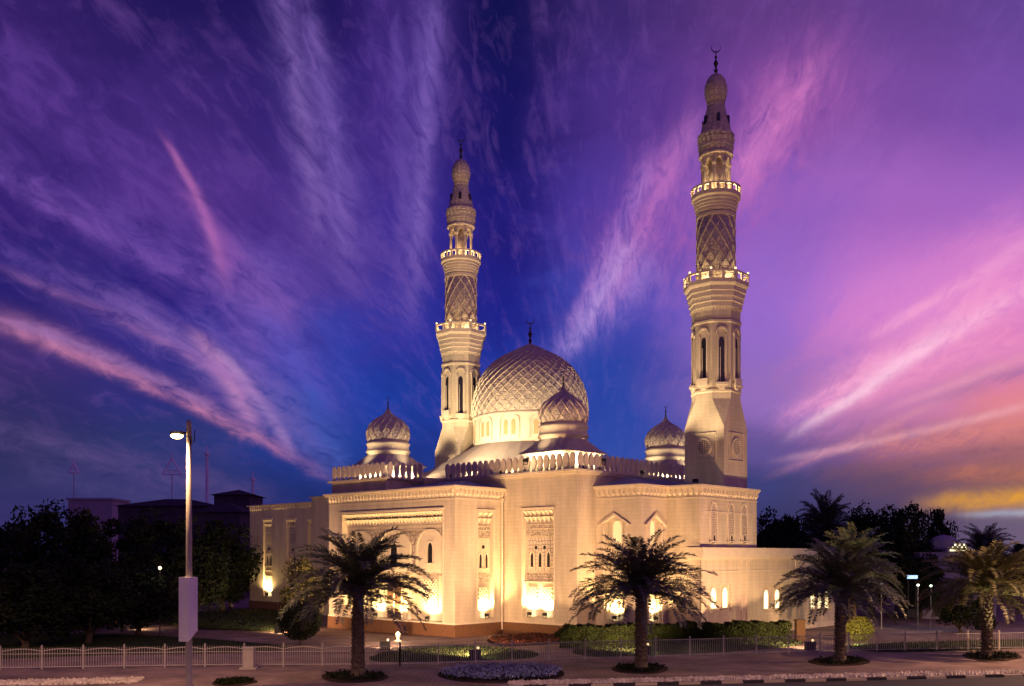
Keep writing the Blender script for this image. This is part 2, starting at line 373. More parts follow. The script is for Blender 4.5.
def quads(name, V, m, parent=None, kind=None):
    """V: (n,4,3) array of quads"""
    n = len(V); me = bpy.data.meshes.new(name)
    me.vertices.add(n*4); me.vertices.foreach_set('co', V.reshape(-1).astype(np.float32))
    me.loops.add(n*4); me.loops.foreach_set('vertex_index', np.arange(n*4, dtype=np.int32))
    me.polygons.add(n); me.polygons.foreach_set('loop_start', np.arange(0, n*4, 4, dtype=np.int32))
    me.update(calc_edges=True); me.materials.append(M[m])
    o = bpy.data.objects.new(name, me); COL.objects.link(o)
    if parent: o.parent = parent
    return o
def G(px, py, z=0.):                        # a point of the ground seen in that direction
    Y = (HC-z)*F/(py-HY); return Vector(((px-HX)/F*Y, Y, z))
def Wp(px, py, Y): return Vector(((px-HX)/F*Y, Y, HC+(HY-py)/F*Y))
def sheet(name, pts, z, m, th=.0, kind='structure', label=None):
    mb = MB(); n = len(pts)
    if th: mb.add([(p[0], p[1], z-th) for p in pts]+[(p[0], p[1], z) for p in pts], [tuple(range(n, 2*n))]+[(k, (k+1) % n, (k+1) % n+n, k+n) for k in range(n)])
    else: mb.add([(p[0], p[1], z) for p in pts], [tuple(range(n))])
    o = mb.build(name, m); o['kind'] = kind
    return o
def smooth_closed(pts, k=6):
    out = []; n = len(pts)
    for i in range(n):
        p0, p1, p2, p3 = (Vector(pts[(i+j) % n][:2]) for j in (-1, 0, 1, 2))
        for q in range(k):
            t = q/k
            out.append(.5*((2*p1)+(p2-p0)*t+(2*p0-5*p1+4*p2-p3)*t*t+(3*p1-p0-3*p2+p3)*t**3))
    return out

# ------------------------------------------------------------------ the ground
sheet('ground', [(-1500,-200),(1500,-200),(1500,2500),(-1500,2500)], -.02, 'sand')
KS = .166; KD = Vector((1, KS)).normalized(); KN = Vector((-KD.y, KD.x))      # kerb direction, inward normal
def K(x, off=0., z=0.):                     # point on the kerb line at X, moved inwards by off metres
    p = Vector((x, 49.9+KS*x))+KN*off; return (p.x, p.y, z)
sheet('road', [K(-120,-40), K(160,-40), K(160,-.3), K(-120,-.3)], -.0, 'asphalt')
sheet('pavement', [K(-120,.0), K(160,.0), K(160,30), K(-120,34)], .12, 'paving', .12)
def kerb():
    m = mat('kerb_paint', (.5,.42,.3), .8, .2); nt = m.node_tree; b = nt.nodes['Principled BSDF']
    t = nt.nodes.new('ShaderNodeTexCoord'); s = nt.nodes.new('ShaderNodeSeparateXYZ'); nt.links.new(t.outputs['Object'], s.inputs[0])
    w = nt.nodes.new('ShaderNodeMath'); w.operation = 'PINGPONG'; nt.links.new(s.outputs[0], w.inputs[0]); w.inputs[1].default_value = 1.2
    g = nt.nodes.new('ShaderNodeMath'); g.operation = 'GREATER_THAN'; nt.links.new(w.outputs[0], g.inputs[0]); g.inputs[1].default_value = .6
    x = nt.nodes.new('ShaderNodeMix'); x.data_type = 'RGBA'; nt.links.new(g.outputs[0], x.inputs[0])
    x.inputs[6].default_value = (.42,.36,.28,1); x.inputs[7].default_value = (.035,.03,.035,1); nt.links.new(x.outputs[2], b.inputs['Base Color'])
    M['kerb'] = m
    a = [K(-120,-.28), K(160,-.28), K(160,-.004), K(-120,-.004)]
    mb = MB(); mb.add([(p[0],p[1],0) for p in a]+[(p[0],p[1],.14) for p in a], [(4,5,6,7),(0,1,5,4),(1,2,6,5),(2,3,7,6),(3,0,4,7)])
    mb.build('kerb', 'kerb')['kind'] = 'structure'
kerb()
PZ = .12
# lawns, beds and paths inside the fence
def lawn(name, pix, z=.16, m='grass', th=.05):
    pts = smooth_closed([G(x, y, PZ) for x, y in pix]); return sheet(name, pts, z, m, th)
LAWNS = [
 [(372,657),(400,650),(450,646),(500,648),(538,654),(520,659),(470,661),(400,662),(374,661)],
 [(572,652),(600,645),(660,643),(740,640),(790,639),(800,645),(740,651),(660,655),(600,657)],
 [(150,616),(200,612),(250,609),(300,612),(310,622),(285,630),(230,629),(180,626)],
 [(-40,640),(60,634),(150,636),(230,641),(290,648),(240,653),(120,655),(-40,658)],
 [(850,646),(930,642),(1040,640),(1060,645),(980,650),(880,652)],
 [(-60,600),(40,604),(130,612),(120,622),(40,628),(-60,628)],
]
for L in LAWNS: lawn('lawn', L)
lawn('flower_bed_soil', [(487,640),(510,636),(545,635),(565,637),(560,643),(525,646),(500,646)], .155, 'soil')
lawn('tree_pit', [(322,675),(340,672),(370,672),(388,676),(380,681),(350,683),(328,681)], .15, 'soil')
lawn('tree_pit', [(612,668),(625,665),(650,664),(668,668),(660,673),(640,674),(618,672)], .15, 'soil')
lawn('tree_pit', [(808,661),(825,658),(850,657),(870,661),(862,665),(840,666),(818,665)], .15, 'soil')
lawn('tree_pit', [(962,655),(985,652),(1010,653),(1022,657),(1005,661),(980,661)], .15, 'soil')
lawn('flower_bed_soil', [(438,674),(470,667),(530,666),(562,671),(555,679),(500,683),(455,681)], .15, 'soil')
lawn('stone_bed', [(212,683),(225,679),(245,679),(258,682),(240,686),(220,687)], .15, 'soil')
# grass blades on the lawns: nobody could count them
def pip(x, y, poly):
    c = np.zeros(len(x), bool); n = len(poly)
    for i in range(n):
        x0, y0 = poly[i][:2]; x1, y1 = poly[(i+1) % n][:2]
        c ^= ((y0 > y) != (y1 > y)) & (x < (x1-x0)*(y-y0)/(y1-y0+1e-9)+x0)
    return c
def inside(pix, n):
    pts = smooth_closed([G(x, y, PZ) for x, y in pix]); A = np.array([p[:] for p in pts])
    q = RNG.uniform(A.min(0), A.max(0), (n*3, 2)); k = pip(q[:,0], q[:,1], pts); return q[k][:n]
def scatter_quads(P, size, up=.0, flat=False):
    """small randomly turned quads at points P (n,3)"""
    n = len(P); a = RNG.normal(size=(n,3)); a /= np.linalg.norm(a, axis=1)[:,None]
    b = RNG.normal(size=(n,3))
    if flat: a[:,2] *= .25; b[:,2] *= .25; a /= np.linalg.norm(a, axis=1)[:,None]
    b -= (a*b).sum(1)[:,None]*a; b /= np.linalg.norm(b, axis=1)[:,None]
    s = (np.asarray(size)*RNG.uniform(.6, 1.3, n))[:,None]; a = a*s; b = b*s*.55
    return np.stack([P-a, P-b*.9, P+a, P+b*.9], 1)
bl = []
for L in LAWNS[:5]:
    q = inside(L, 3500); n = len(q); h = RNG.uniform(.06,.16,n); th = RNG.uniform(0,2*PI,n); wv = np.stack([np.cos(th), np.sin(th), 0*th],1)*.03
    p = np.concatenate([q, np.full((n,1),.16)],1); t = p+np.stack([RNG.normal(0,.03,n), RNG.normal(0,.03,n), h],1)
    bl.append(np.stack([p-wv, p+wv, t+wv*.2, t-wv*.2],1))
tag(quads('grass', np.concatenate(bl), 'blade'), 'short grass growing on the garden lawns inside the fence', 'grass', kind='stuff')

# ------------------------------------------------------------------ the mosque, in its own frame: x along the entrance front, y into the building
TH = math.atan2(-.684, .730)
P0 = Vector(((455-HX)/F*79.0, 79.0, 0))
mosque = empty('mosque', (P0.x, P0.y, .0), TH)
tag(mosque, 'floodlit cream stone mosque with a latticed main dome and two tall minarets', 'mosque')
def ML(s, t, z=0.):                        # mosque frame -> world
    return Vector((P0.x+math.cos(TH)*s-math.sin(TH)*t, P0.y+math.sin(TH)*s+math.cos(TH)*t, z))
class Face:
    def __init__(f, p0, p1):
        f.p = Vector(p0); d = Vector(p1)-f.p; f.L = d.length; f.d = d/f.L; f.n = Vector((f.d.y, -f.d.x))
    def T(f, a, o, z):
        q = f.p+f.d*a+f.n*o; return (q.x, q.y, z)
    def at(f, px):                         # distance along the face seen at image column px
        o = ML(*f.p); e = ML(*(f.p+f.d))-o; k = (px-HX)/F
        return (k*o.y-o.x)/(e.x-k*e.y)
    def z(f, a, py):
        w = ML(*(f.p+f.d*a)); return HC+(HY-py)/F*w.y
def wall(mb, f, z0, z1, holes=(), depth=.35):
    """a wall face with rectangular recesses (a0,a1,z0,z1[,depth])"""
    A = sorted({0., f.L, *[h[0] for h in holes], *[h[1] for h in holes]}); Z = sorted({z0, z1, *[h[2] for h in holes], *[h[3] for h in holes]})
    for i in range(len(A)-1):
        for j in range(len(Z)-1):
            am, zm = (A[i]+A[i+1])/2, (Z[j]+Z[j+1])/2; h = next((h for h in holes if h[0] < am < h[1] and h[2] < zm < h[3]), None)
            o = -(h[4] if h and len(h) > 4 else depth) if h else 0
            mb.add([f.T(A[i],o,Z[j]), f.T(A[i+1],o,Z[j]), f.T(A[i+1],o,Z[j+1]), f.T(A[i],o,Z[j+1])], [(0,1,2,3)])
    for h in holes:
        a0, a1, b0, b1 = h[:4]; o = -(h[4] if len(h) > 4 else depth)
        for q in (((a0,b0),(a1,b0)), ((a1,b0),(a1,b1)), ((a1,b1),(a0,b1)), ((a0,b1),(a0,b0))):
            (x0,y0),(x1,y1) = q; mb.add([f.T(x0,0,y0), f.T(x1,0,y1), f.T(x1,o,y1), f.T(x0,o,y0)], [(0,1,2,3)])
def offset(poly, o):
    out = []; n = len(poly)
    for i in range(n):
        p = Vector(poly[i]); ns = []
        if i > 0: d = (p-Vector(poly[i-1])).normalized(); ns.append(Vector((d.y,-d.x)))
        if i < n-1: d = (Vector(poly[i+1])-p).normalized(); ns.append(Vector((d.y,-d.x)))
        if len(ns) == 1: out.append(p+ns[0]*o)
        else: m = ns[0]+ns[1]; out.append(p+m*(2*o/m.length_squared))
    return out
def band(mb, poly, o0, o1, z0, z1):
    a, b = offset(poly, o0), offset(poly, o1); n = len(poly)
    for i in range(n-1):
        q = [a[i], a[i+1], b[i+1], b[i]]
        vs = [(p.x,p.y,z0) for p in q]+[(p.x,p.y,z1) for p in q]
        fs = [(3,2,1,0),(4,5,6,7),(2,3,7,6),(0,1,5,4)]
        if i == 0: fs.append((3,0,4,7))
        if i == n-2: fs.append((1,2,6,5))
        mb.add(vs, fs)
def dentils(mb, poly, z0, z1, out=.16, w=.2, step=.42):
    for i in range(len(poly)-1):
        f = Face(poly[i], poly[i+1]); n = max(1, int((f.L-.1)/step)); s = f.L/n
        for k in range(n):
            a = (k+.5)*s
            mb.add([f.T(a-w/2,.003,z0+.12), f.T(a+w/2,.003,z0+.12), f.T(a,.003,z0), f.T(a-w/2,out,z0+.2), f.T(a+w/2,out,z0+.2), f.T(a,out*.5,z0+.04),
                    f.T(a-w/2,.003,z1), f.T(a+w/2,.003,z1), f.T(a-w/2,out,z1), f.T(a+w/2,out,z1)],
                   [(0,2,5,3),(2,1,4,5),(3,5,4),(3,4,9,8),(0,3,8,6),(1,7,9,4)])
def arch_pts(w, h, spring, k=10, pointed=.35):
    """outline of a pointed arch, base centre at 0,0"""
    r = w/2; rise = h-spring; pts = [(-r,0),(r,0),(r,spring)]
    for i in range(1, k): t = i/k; pts.append((r*math.cos(t*PI/2)**(1-pointed*.5), spring+rise*math.sin(t*PI/2)**(1+pointed*.3)))
    pts.append((0, spring+rise))
    pts += [(-x, z) for x, z in reversed(pts[3:-1])]+[(-r, spring)]
    return pts
def window(f, a, z, w, h, base=0., pane='dark', frame_w=.1, spring=.65, proud=.07, name='window', sill=True):
    p = arch_pts(w, h, h*spring); mb = MB(); mb.prism([(a+x, z+q) for x, q in p], base+.012, base+.03, f.T)
    if h > 1.2:
        for x in (0.,): mb.box(a-.015, a+.015, base+.03, base+.045, z, z+h*spring, f.T)
    win = mb.build(name, pane, mosque)
    g = MB(); inner = p[1:]+[p[0]]; n = len(inner)
    outer = [(x+(frame_w if x > 1e-6 else -frame_w if x < -1e-6 else 0), q+(frame_w if q > h*spring-.01 else 0)) for x, q in inner]
    for i in range(n-1):
        q = [inner[i], outer[i], outer[i+1], inner[i+1]]
        g.prism([(a+x, z+y) for x, y in q], base+.002, base+proud, f.T)
    if sill: g.box(a-w/2-frame_w*1.4, a+w/2+frame_w*1.4, base+.002, base+proud+.08, z-.1, z, f.T)
    g.build('frame', 'trim', win)
    return win
M['pierced'] = mat('pierced_shade', (.13,.085,.05), .9, .1)
def lattice(f, a0, a1, z0, z1, o, parent, step=.32, w=.05):
    bk = MB(); bk.box(a0, a1, o+.002, o+.008, z0, z1, f.T); bk.build('screen_shade_pane', 'pierced', parent)  # flat brown pane: the dark of the holes is put into its colour
    """pierced stone screen of crossing diagonals"""
    mb = MB(); W_, H_ = a1-a0, z1-z0
    k = -int(H_/step)-1
    while k*step < W_+H_:
        for sgn in (1, -1):
            x0 = k*step; pts = []
            for (x, y) in ((x0, 0), (x0+sgn*H_, H_)): pts.append((x if sgn > 0 else x+0, y))
            (xa, ya), (xb, yb) = pts
            lo, hi = 0., 1.
            dxx = xb-xa
            for bound, side in ((0, 1), (W_, -1)):
                if abs(dxx) > 1e-9:
                    t = (bound-xa)/dxx
                    if side*dxx > 0: lo = max(lo, t)
                    else: hi = min(hi, t)
            if hi-lo > .02:
                p = (xa+dxx*lo, H_*lo); q = (xa+dxx*hi, H_*hi)
                d = Vector((q[0]-p[0], q[1]-p[1])).normalized(); nn = Vector((-d.y, d.x))*w/2
                e = .0 if sgn > 0 else .012
                mb.prism([(a0+p[0]-nn.x, z0+p[1]-nn.y), (a0+q[0]-nn.x, z0+q[1]-nn.y), (a0+q[0]+nn.x, z0+q[1]+nn.y), (a0+p[0]+nn.x, z0+p[1]+nn.y)], o+.01, o+.06+e, f.T)
        k += 1
    mb.box(a0-.06, a1+.06, o+.01, o+.1, z1, z1+.08, f.T)
    return mb.build('lattice_screen', 'trim', parent)
ZC = 12.67; ZH = 13.9; ZR = 12.58; GP = 1.15
Pa = [(-17.56,7.),(-17.56,0),(0,0),(0,5.79)]
Pb = [(0,5.79),(8.36,5.79),(8.36,8.3)]
Pc = [(8.36,8.3),(13.02,8.3),(13.02,11.86),(16.18,11.86),(16.18,21.14),(8.36,21.14)]
fE = Face(Pa[1], Pa[2]); fE2 = Face(Pa[2], Pa[3]); fB = Face(Pb[0], Pb[1]); fB2 = Face(Pb[1], Pb[2])
fR1 = Face(Pc[0], Pc[1]); fR2 = Face(Pc[1], Pc[2]); fR3 = Face(Pc[2], Pc[3]); fR4 = Face(Pc[3], Pc[4])
def zpos(f, px, py): return f.z(f.at(px), py)
# recess rectangles from the photographed openings
eA0, eA1 = fE.at(343), fE.at(442.5)
REC = dict(E=(eA0, eA1, GP+.15, zpos(fE,443,509), .55), E2=(fE2.at(478), fE2.at(493), zpos(fE2,486,618), zpos(fE2,486,511), .3),
           B=(fB.at(523), fB.at(553.5), zpos(fB,538,617), zpos(fB,538,509), .35))
mb = MB(); wall(mb, Face(Pa[0], Pa[1]), GP, ZC); wall(mb, fE, GP, ZC, [REC['E']]); wall(mb, fE2, GP, ZC, [REC['E2']])
mb.build('wall', 'stone', mosque)
mb = MB(); wall(mb, fB, GP, ZH, [REC['B']]); wall(mb, fB2, GP, ZH); mb.build('wall', 'stone', mosque)
r1 = (fR1.at(607), fR1.at(624), 1.6, zpos(fR1,616,521), .3); r2 = (fR2.at(649.5), fR2.at(659), 1.6, zpos(fR2,654,521), .25)
mb = MB(); wall(mb, fR1, GP, ZR, [r1]); wall(mb, fR2, GP, ZR, [r2]); wall(mb, fR3, GP, ZR); wall(mb, fR4, 6, ZR); wall(mb, Face(Pc[4], Pc[5]), 6, ZR)
mb.build('wall', 'stone', mosque)
# plinth
mb = MB(); band(mb, [(-17.56,7.),(-17.56,0),(0,0),(0,5.79),(8.36,5.79),(8.36,8.3),(13.02,8.3),(13.02,11.86),(16.18,11.86)], .0, .1, 0, GP)
mb.build('plinth', 'granite', mosque)
mb = MB(); band(mb, [(-17.56,7.),(-17.56,0),(0,0),(0,5.79),(8.36,5.79),(8.36,8.3),(13.02,8.3),(13.02,11.86),(16.18,11.86)], .0, .07, GP+.003, GP+.16)
mb.build('base_course', 'trim', mosque)
# cornices
for poly, z in ((Pa, ZC), (Pc[:5], ZR)):
    mb = MB(); band(mb, poly, -.3, .42, z, z+.14); band(mb, poly, -.2, .3, z-.16, z-.003); dentils(mb, poly, z-.72, z-.163, .22, .26, .46)
    band(mb, poly, .0, .05, z-.95, z-.85)
    mb.build('cornice', 'trim', mosque)
PH = [(-19.,3.4),(-7.7,3.4),(-7.7,5.79),(8.36,5.79),(8.36,32.)]
mb = MB(); band(mb, PH, -.3, .38, ZH, ZH+.16); band(mb, PH, -.2, .24, ZH-.2, ZH-.003); mb.build('cornice', 'trim', mosque)
# upper hall walls standing above the lower roofs
mb = MB()
for a, b in zip(PH[:-1], PH[1:]):
    if a == (-7.7,5.79): continue
    if a == (8.36,5.79): wall(mb, Face((8.36,8.3), b), 12.3, ZH)
    else: wall(mb, Face(a, b), 12.3, ZH)
wall(mb, Face((-7.7,5.79), (0,5.79)), 12.3, ZH)
wall(mb, Face((8.36,32), (-19,32)), 0, ZH); wall(mb, Face((-19,32), (-19,3.4)), 0, ZH)
mb.build('wall', 'stone', mosque)
# raised corner block on the left of the front, with its own return
Pl = [(-17.56,5.),(-17.56,.35),(-9.4,.35),(-9.4,3.4)]
mb = MB()
for a, b in zip(Pl[:-1], Pl[1:]): wall(mb, Face(a, b), ZC+.14, ZH)
mb.build('wall', 'stone', mosque)
mb = MB(); band(mb, Pl, -.25, .3, ZH+.004, ZH+.164); mb.build('cornice', 'trim', mosque)
# roofs
mb = MB()
mb.add([(-9.4,0,ZC+.15),(0,0,ZC+.15),(0,5.79,ZC+.15),(-4.8,5.79,ZH-.05),(-9.4,5.79,ZH-.05)], [(0,1,3,4),(1,2,3)])
mb.add([(8.36,8.3,ZR+.15),(13.02,8.3,ZR+.15),(13.02,11.86,ZR+.15),(16.18,11.86,ZR+.15),(16.18,21.14,ZR+.15),(8.37,24,ZH-.05),(8.37,12.5,ZH-.05),(8.36,24,ZR)], [(0,1,6),(1,2,6),(2,3,6),(3,4,5),(3,5,6)])
mb.add([(-19,3.4,ZH+.02),(-7.7,3.4,ZH+.02),(-7.7,5.79,ZH+.02),(8.36,5.79,ZH+.02),(8.36,32,ZH+.02),(-19,32,ZH+.02)], [(0,1,2,3,4,5)])
mb.add([(-17.56,.35,ZH+.02),(-9.4,.35,ZH+.02),(-9.4,3.4,ZH+.02),(-17.56,3.4,ZH+.02)], [(0,1,2,3)])
mb.build('roof', 'roof', mosque)
# merlons: leaf shaped cresting, one mesh copied along the parapet
mer = MB(); out = [(-.2,0),(.2,0),(.2,.08),(.12,.14),(.12,.2)]
out += [(.29*math.sin(t), .78-.6*math.cos(t)) for t in [k*PI/8 for k in range(2, 8)]]+[(0,1.4)]
out += [(-x, z) for x, z in reversed(out[5:-1])]+[(-.12,.2),(-.12,.14),(-.2,.08)]
mer.prism(out, -.09, .09, lambda a, o, z: (a, o, z))
mproto = mer.build('merlon', 'trim', mosque)
runs = [((-17.45,.4),(-9.45,.4)), ((-9.45,.4),(-9.45,3.4)), ((-9.2,3.45),(-7.75,3.45)), ((-7.4,5.84),(8.31,5.84)), ((8.31,5.84),(8.31,31.))]
first = True; cnt = 0
for a, b in runs:
    f = Face(a, b); n = int(round(f.L/.72))
    for k in range(n):
        if f.d.y > .5 and f.L > 20 and k > 25: break
        o = mproto if first else mproto.copy()
        if not first: COL.objects.link(o)
        first = False; cnt += 1
        q = f.p+f.d*((k+.5)*f.L/n)+f.n*.1
        o.location = (q.x, q.y, ZH+.165); o.rotation_euler = (0, 0, math.atan2(f.d.y, f.d.x))
print('merlons', cnt)

# ---- carved recesses
def recess_dress(f, R, rows, name='recessed_panel'):
    """cornice of two stalactite rows at the head of a recess and carved bands inside it"""
    a0, a1, z0, z1, d = R; mb = MB()
    mb.box(a0-.2, a1+.2, .002, .16, z1+.02, z1+.14, f.T); mb.box(a0-.1, a1+.1, .002, .1, z1-.1, z1+.017, f.T)
    base = mb
    n = max(3, int((a1-a0)/.46)); s = (a1-a0)/n
    for r_ in range(rows):
        zz = z1-.12-.5*(r_+1)
        for k in range(n):
            a = a0+(k+.5)*s; o = -d+ (d+.12)*(1-.45*r_)
            mb.add([f.T(a-s*.42,-d+.003,zz+.48), f.T(a+s*.42,-d+.003,zz+.48), f.T(a+s*.42,o,zz+.48), f.T(a-s*.42,o,zz+.48), f.T(a,-d+.003,zz)], [(0,1,4),(1,2,4),(2,3,4),(3,0,4),(0,3,2,1)])
    for zz in (z1-1.35, z1-1.7): mb.box(a0+.08, a1-.08, -d+.003, -d+.06, zz, zz+.07, f.T)
    return mb.build(name, 'trim', mosque)
def carvepanel(f, a0, a1, z0, z1, o, m='carve', parent=None):
    mb = MB(); mb.box(a0, a1, o+.002, o+.03, z0, z1, f.T); return mb.build('carved_panel', m, parent or mosque)
# central bay
R = REC['B']; a0, a1, z0, z1, d = R; am = (a0+a1)/2; w = a1-a0
rp = recess_dress(fB, R, 2); zz = lambda py: zpos(fB, 538, py)
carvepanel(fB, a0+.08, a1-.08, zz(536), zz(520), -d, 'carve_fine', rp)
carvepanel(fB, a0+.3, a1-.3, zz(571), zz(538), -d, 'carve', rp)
for k in (-1, 0, 1): window(fB, am+k*w*.27, zz(567), .34, 1.25, -d+.03)
for k in (-1, 1):
    g = MB(); g.lathe([(.16,0),(.16,.02)], 16); o = g.build('window', 'dark', mosque); o.matrix_local = Matrix.Translation(fB.T(am+k*w*.14, -d+.05, zz(547.5))) @ Matrix.Rotation(PI/2, 4, 'X')
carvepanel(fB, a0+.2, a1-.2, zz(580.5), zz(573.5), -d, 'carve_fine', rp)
mb = MB(); mb.box(a0+.04, a1-.04, -d+.002, -d+.2, zz(583), zz(581.5), fB.T); mb.build('ledge', 'trim', rp)
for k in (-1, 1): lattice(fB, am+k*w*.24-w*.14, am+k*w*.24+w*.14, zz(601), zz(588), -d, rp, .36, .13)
# narrow recess on the return
R = REC['E2']; a0, a1, z0, z1, d = R; am = (a0+a1)/2; w = a1-a0; zz = lambda py: zpos(fE2, 486, py)
rp = recess_dress(fE2, R, 2)
carvepanel(fE2, a0+.1, a1-.1, zz(538), zz(524), -d, 'carve_fine', rp)
for k in (-1, 1): window(fE2, am+k*w*.2, zz(568), .3, 1.2, -d)
g = MB(); g.lathe([(.17,0),(.17,.02)], 16); o = g.build('window', 'dark', mosque); o.matrix_local = Matrix.Translation(fE2.T(am, -d+.02, zz(547))) @ Matrix.Rotation(PI/2, 4, 'Y')
carvepanel(fE2, a0+.12, a1-.12, zz(582), zz(573), -d, 'carve_fine', rp)
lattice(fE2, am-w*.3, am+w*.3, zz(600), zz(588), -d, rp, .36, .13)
# the great entrance recess: three bays between slender engaged columns
R = REC['E']; a0, a1, z0, z1, d = R; W3 = (a1-a0)
rp = recess_dress(fE, R, 2); zz = lambda py: zpos(fE, 434, py)
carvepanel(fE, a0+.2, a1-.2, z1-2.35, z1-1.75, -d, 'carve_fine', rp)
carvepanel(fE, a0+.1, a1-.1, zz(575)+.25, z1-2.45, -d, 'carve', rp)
for k, c in enumerate((.15, .5, .85)):
    am = a0+W3*c; bw = W3*(.24 if k != 1 else .30)
    ap = arch_pts(bw, 3.6, 2.0); mb = MB()
    n = len(ap)
    oo = [(x*1.12, q+(.16 if q > 1.9 else 0)) for x, q in ap]
    for i in range(1, n):
        q = [ap[i], oo[i], oo[(i+1) % n], ap[(i+1) % n]]
        mb.prism([(am+x, zz(575)+.2+y) for x, y in q], -d+.003, -d+.14, fE.T)
    mb.build('blind_arch', 'trim', rp)
    nb = MB(); nb.prism([(am+x*.97, zz(575)+.21+y*.985) for x, y in ap], -d+.031, -d+.05, fE.T); nb.build('niche', 'trim', rp)
    window(fE, am, zz(563), .62 if k != 1 else .9, 1.75, -d+.05, frame_w=.16)
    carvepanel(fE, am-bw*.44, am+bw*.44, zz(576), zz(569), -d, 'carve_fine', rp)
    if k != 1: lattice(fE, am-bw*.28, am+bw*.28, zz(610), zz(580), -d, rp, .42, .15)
for c in (.3, .67):
    am = a0+W3*c; mb = MB(); mb.lathe([(.2,z0),(.2,z0+.3),(.13,z0+.4),(.12,zz(580)),(.2,zz(578)),(.24,zz(575))], 12, (fE.p.x+am, fE.p.y+d-.28, 0)); mb.build('column', 'trim', mosque, smooth=False)
# entrance door
am = a0+W3*.5; dr = MB(); dr.prism([(am+x, z0+q) for x, q in arch_pts(2.0, 3.6, 2.6)], -d+.004, -d+.05, fE.T)
M['wood'] = vary(mat('carved_door_wood', (.10,.05,.025), .5, .4), (.06,.03,.015), 5, .8)
door = dr.build('door', 'wood', mosque)
fr = MB()
for x0, x1 in ((-1.2,-1.02),(1.02,1.2),(-.03,.03)): fr.box(am+x0, am+x1, -d+.05, -d+.12, z0+.01, z0+2.7, fE.T)
fr.build('door_frame', 'trim', door)
# pilaster strips and sunk frames around recesses
mb = MB()
for f, R in ((fE, REC['E']), (fB, REC['B']), (fE2, REC['E2'])):
    for a in (R[0]-.16, R[1]+.04): mb.box(a, a+.12, .002, .06, R[2], R[3]-.12, f.T)
mb.build('recess_frame', 'trim', mosque)
# right hand gabled windows
for f, R, px in ((fR1, r1, 616), (fR2, r2, 654)):
    a0, a1, z0, z1, d = R; am = (a0+a1)/2; hw = (a1-a0)/2
    gb = MB(); zt = zpos(f, px, 513)
    for sgn in (1, -1):
        p, q = (am, zt), (am+sgn*(hw+.75), zt-.95)
        gb.prism([(p[0], p[1]), (q[0], q[1]), (q[0], q[1]-.16), (p[0], p[1]-.2)], .003, .22, f.T)
        gb.box(am+sgn*(hw+.3)-.08, am+sgn*(hw+.3)+.08, .003, .14, GP+.3, zt-.9, f.T)
    gb.build('gable_moulding', 'trim', mosque)
    carvepanel(f, a0+.05, a1-.05, z0+4.2, z0+5.2, -d, 'carve_fine')
    window(f, am, zpos(f, px, 545), hw*1.0, 2.0, -d, 'window_dim', frame_w=.14)
    window(f, am, zpos(f, px, 580), hw*1.0, 1.7, -d, 'window_dim', frame_w=.14)
# arcade on the far right return, standing above the low annex
for k, px in enumerate((713.5, 731, 744)):
    a = fR4.at(px); window(fR4, a, zpos(fR4, px, 541), .9, 3.1, 0, 'carve_fine', .16)
    window(fR4, a, zpos(fR4, px, 543), .34, .7, .03, 'dark', .08)
mb = MB(); mb.box(fR4.at(706), fR4.at(752), .003, .06, zpos(fR4,728,512)-.1, zpos(fR4,728,512)+.0, fR4.T); mb.build('string_course', 'trim', mosque)
# downpipe
pc = Face((.14,5.0),(.14,6.)).p
mb = MB(); mb.tube([(.12,5.55,ZC-1.), (.12,5.55,.5)], .075, 8); mb.box(.02,.24,5.42,5.68,ZC-1.05,ZC-.7)
for q in (2.5,6,9.5): mb.box(.01,.22,5.45,5.65,q,q+.08)
mb.build('downpipe', 'trim', mosque)

# ---- left wing
LW = [(-50.6,20),(-50.6,11.6),(-17.6,11.6)]; ZL = 13.2
fL = Face(LW[1], LW[2]); mb = MB(); hl = []
for px in (267.5, 291, 313):
    a = fL.at(px); hw = 1.0; hl.append((a-hw, a+hw, fL.z(a, 596.), fL.z(a, 519), .3))
wall(mb, fL, GP, ZL, hl); wall(mb, Face(LW[0], LW[1]), GP, ZL); wall(mb, Face((-50.6,20),(-17.6,20)), GP, ZL)
mb.add([(-50.6,11.6,ZL+.16),(-17.6,11.6,ZL+.16),(-17.6,20,ZL+.16),(-50.6,20,ZL+.16)], [(0,1,2,3)])
mb.build('wall', 'stone', mosque)
mb = MB(); band(mb, LW, -.2, .32, ZL, ZL+.14); dentils(mb, LW, ZL-.6, ZL-.003, .18, .24, .46); mb.build('cornice', 'trim', mosque)
mb = MB(); band(mb, LW, 0, .1, 0, GP); mb.build('plinth', 'granite', mosque)
mb = MB(); wall(mb, Face((-36.,10.9),(-17.6,10.9)), 0, ZL+.5); wall(mb, Face((-36.,11.59),(-36.,10.9)), 0, ZL+.5); band(mb, [(-36.,11.59),(-36.,10.9),(-17.6,10.9)], -.1,.25, ZL+.5, ZL+.64)
mb.build('wall', 'stone', mosque)
for R in hl:
    a0, a1, z0, z1, d = R; am = (a0+a1)/2; rp = recess_dress(fL, R, 2)
    carvepanel(fL, a0+.3, a1-.3, z1-3., z1-1.8, -d, 'carve_fine', rp)
    for k in (-1, 1): window(fL, am+k*.4, z1-5.9, .32, 1.5, -d)
    g = MB(); g.lathe([(.18,0),(.18,.02)], 16); o = g.build('window', 'dark', mosque); o.matrix_local = Matrix.Translation(fL.T(am, -d+.02, z1-3.75)) @ Matrix.Rotation(PI/2, 4, 'X')
    mb = MB(); mb.box(a0+.2, a1-.2, -d+.003, -d+.16, z1-7.4, z1-7.15, fL.T); mb.box(a0+.2, a1-.2, -d+.003, -d+.16, z1-6.6, z1-6.45, fL.T); mb.build('ledge', 'trim', rp)

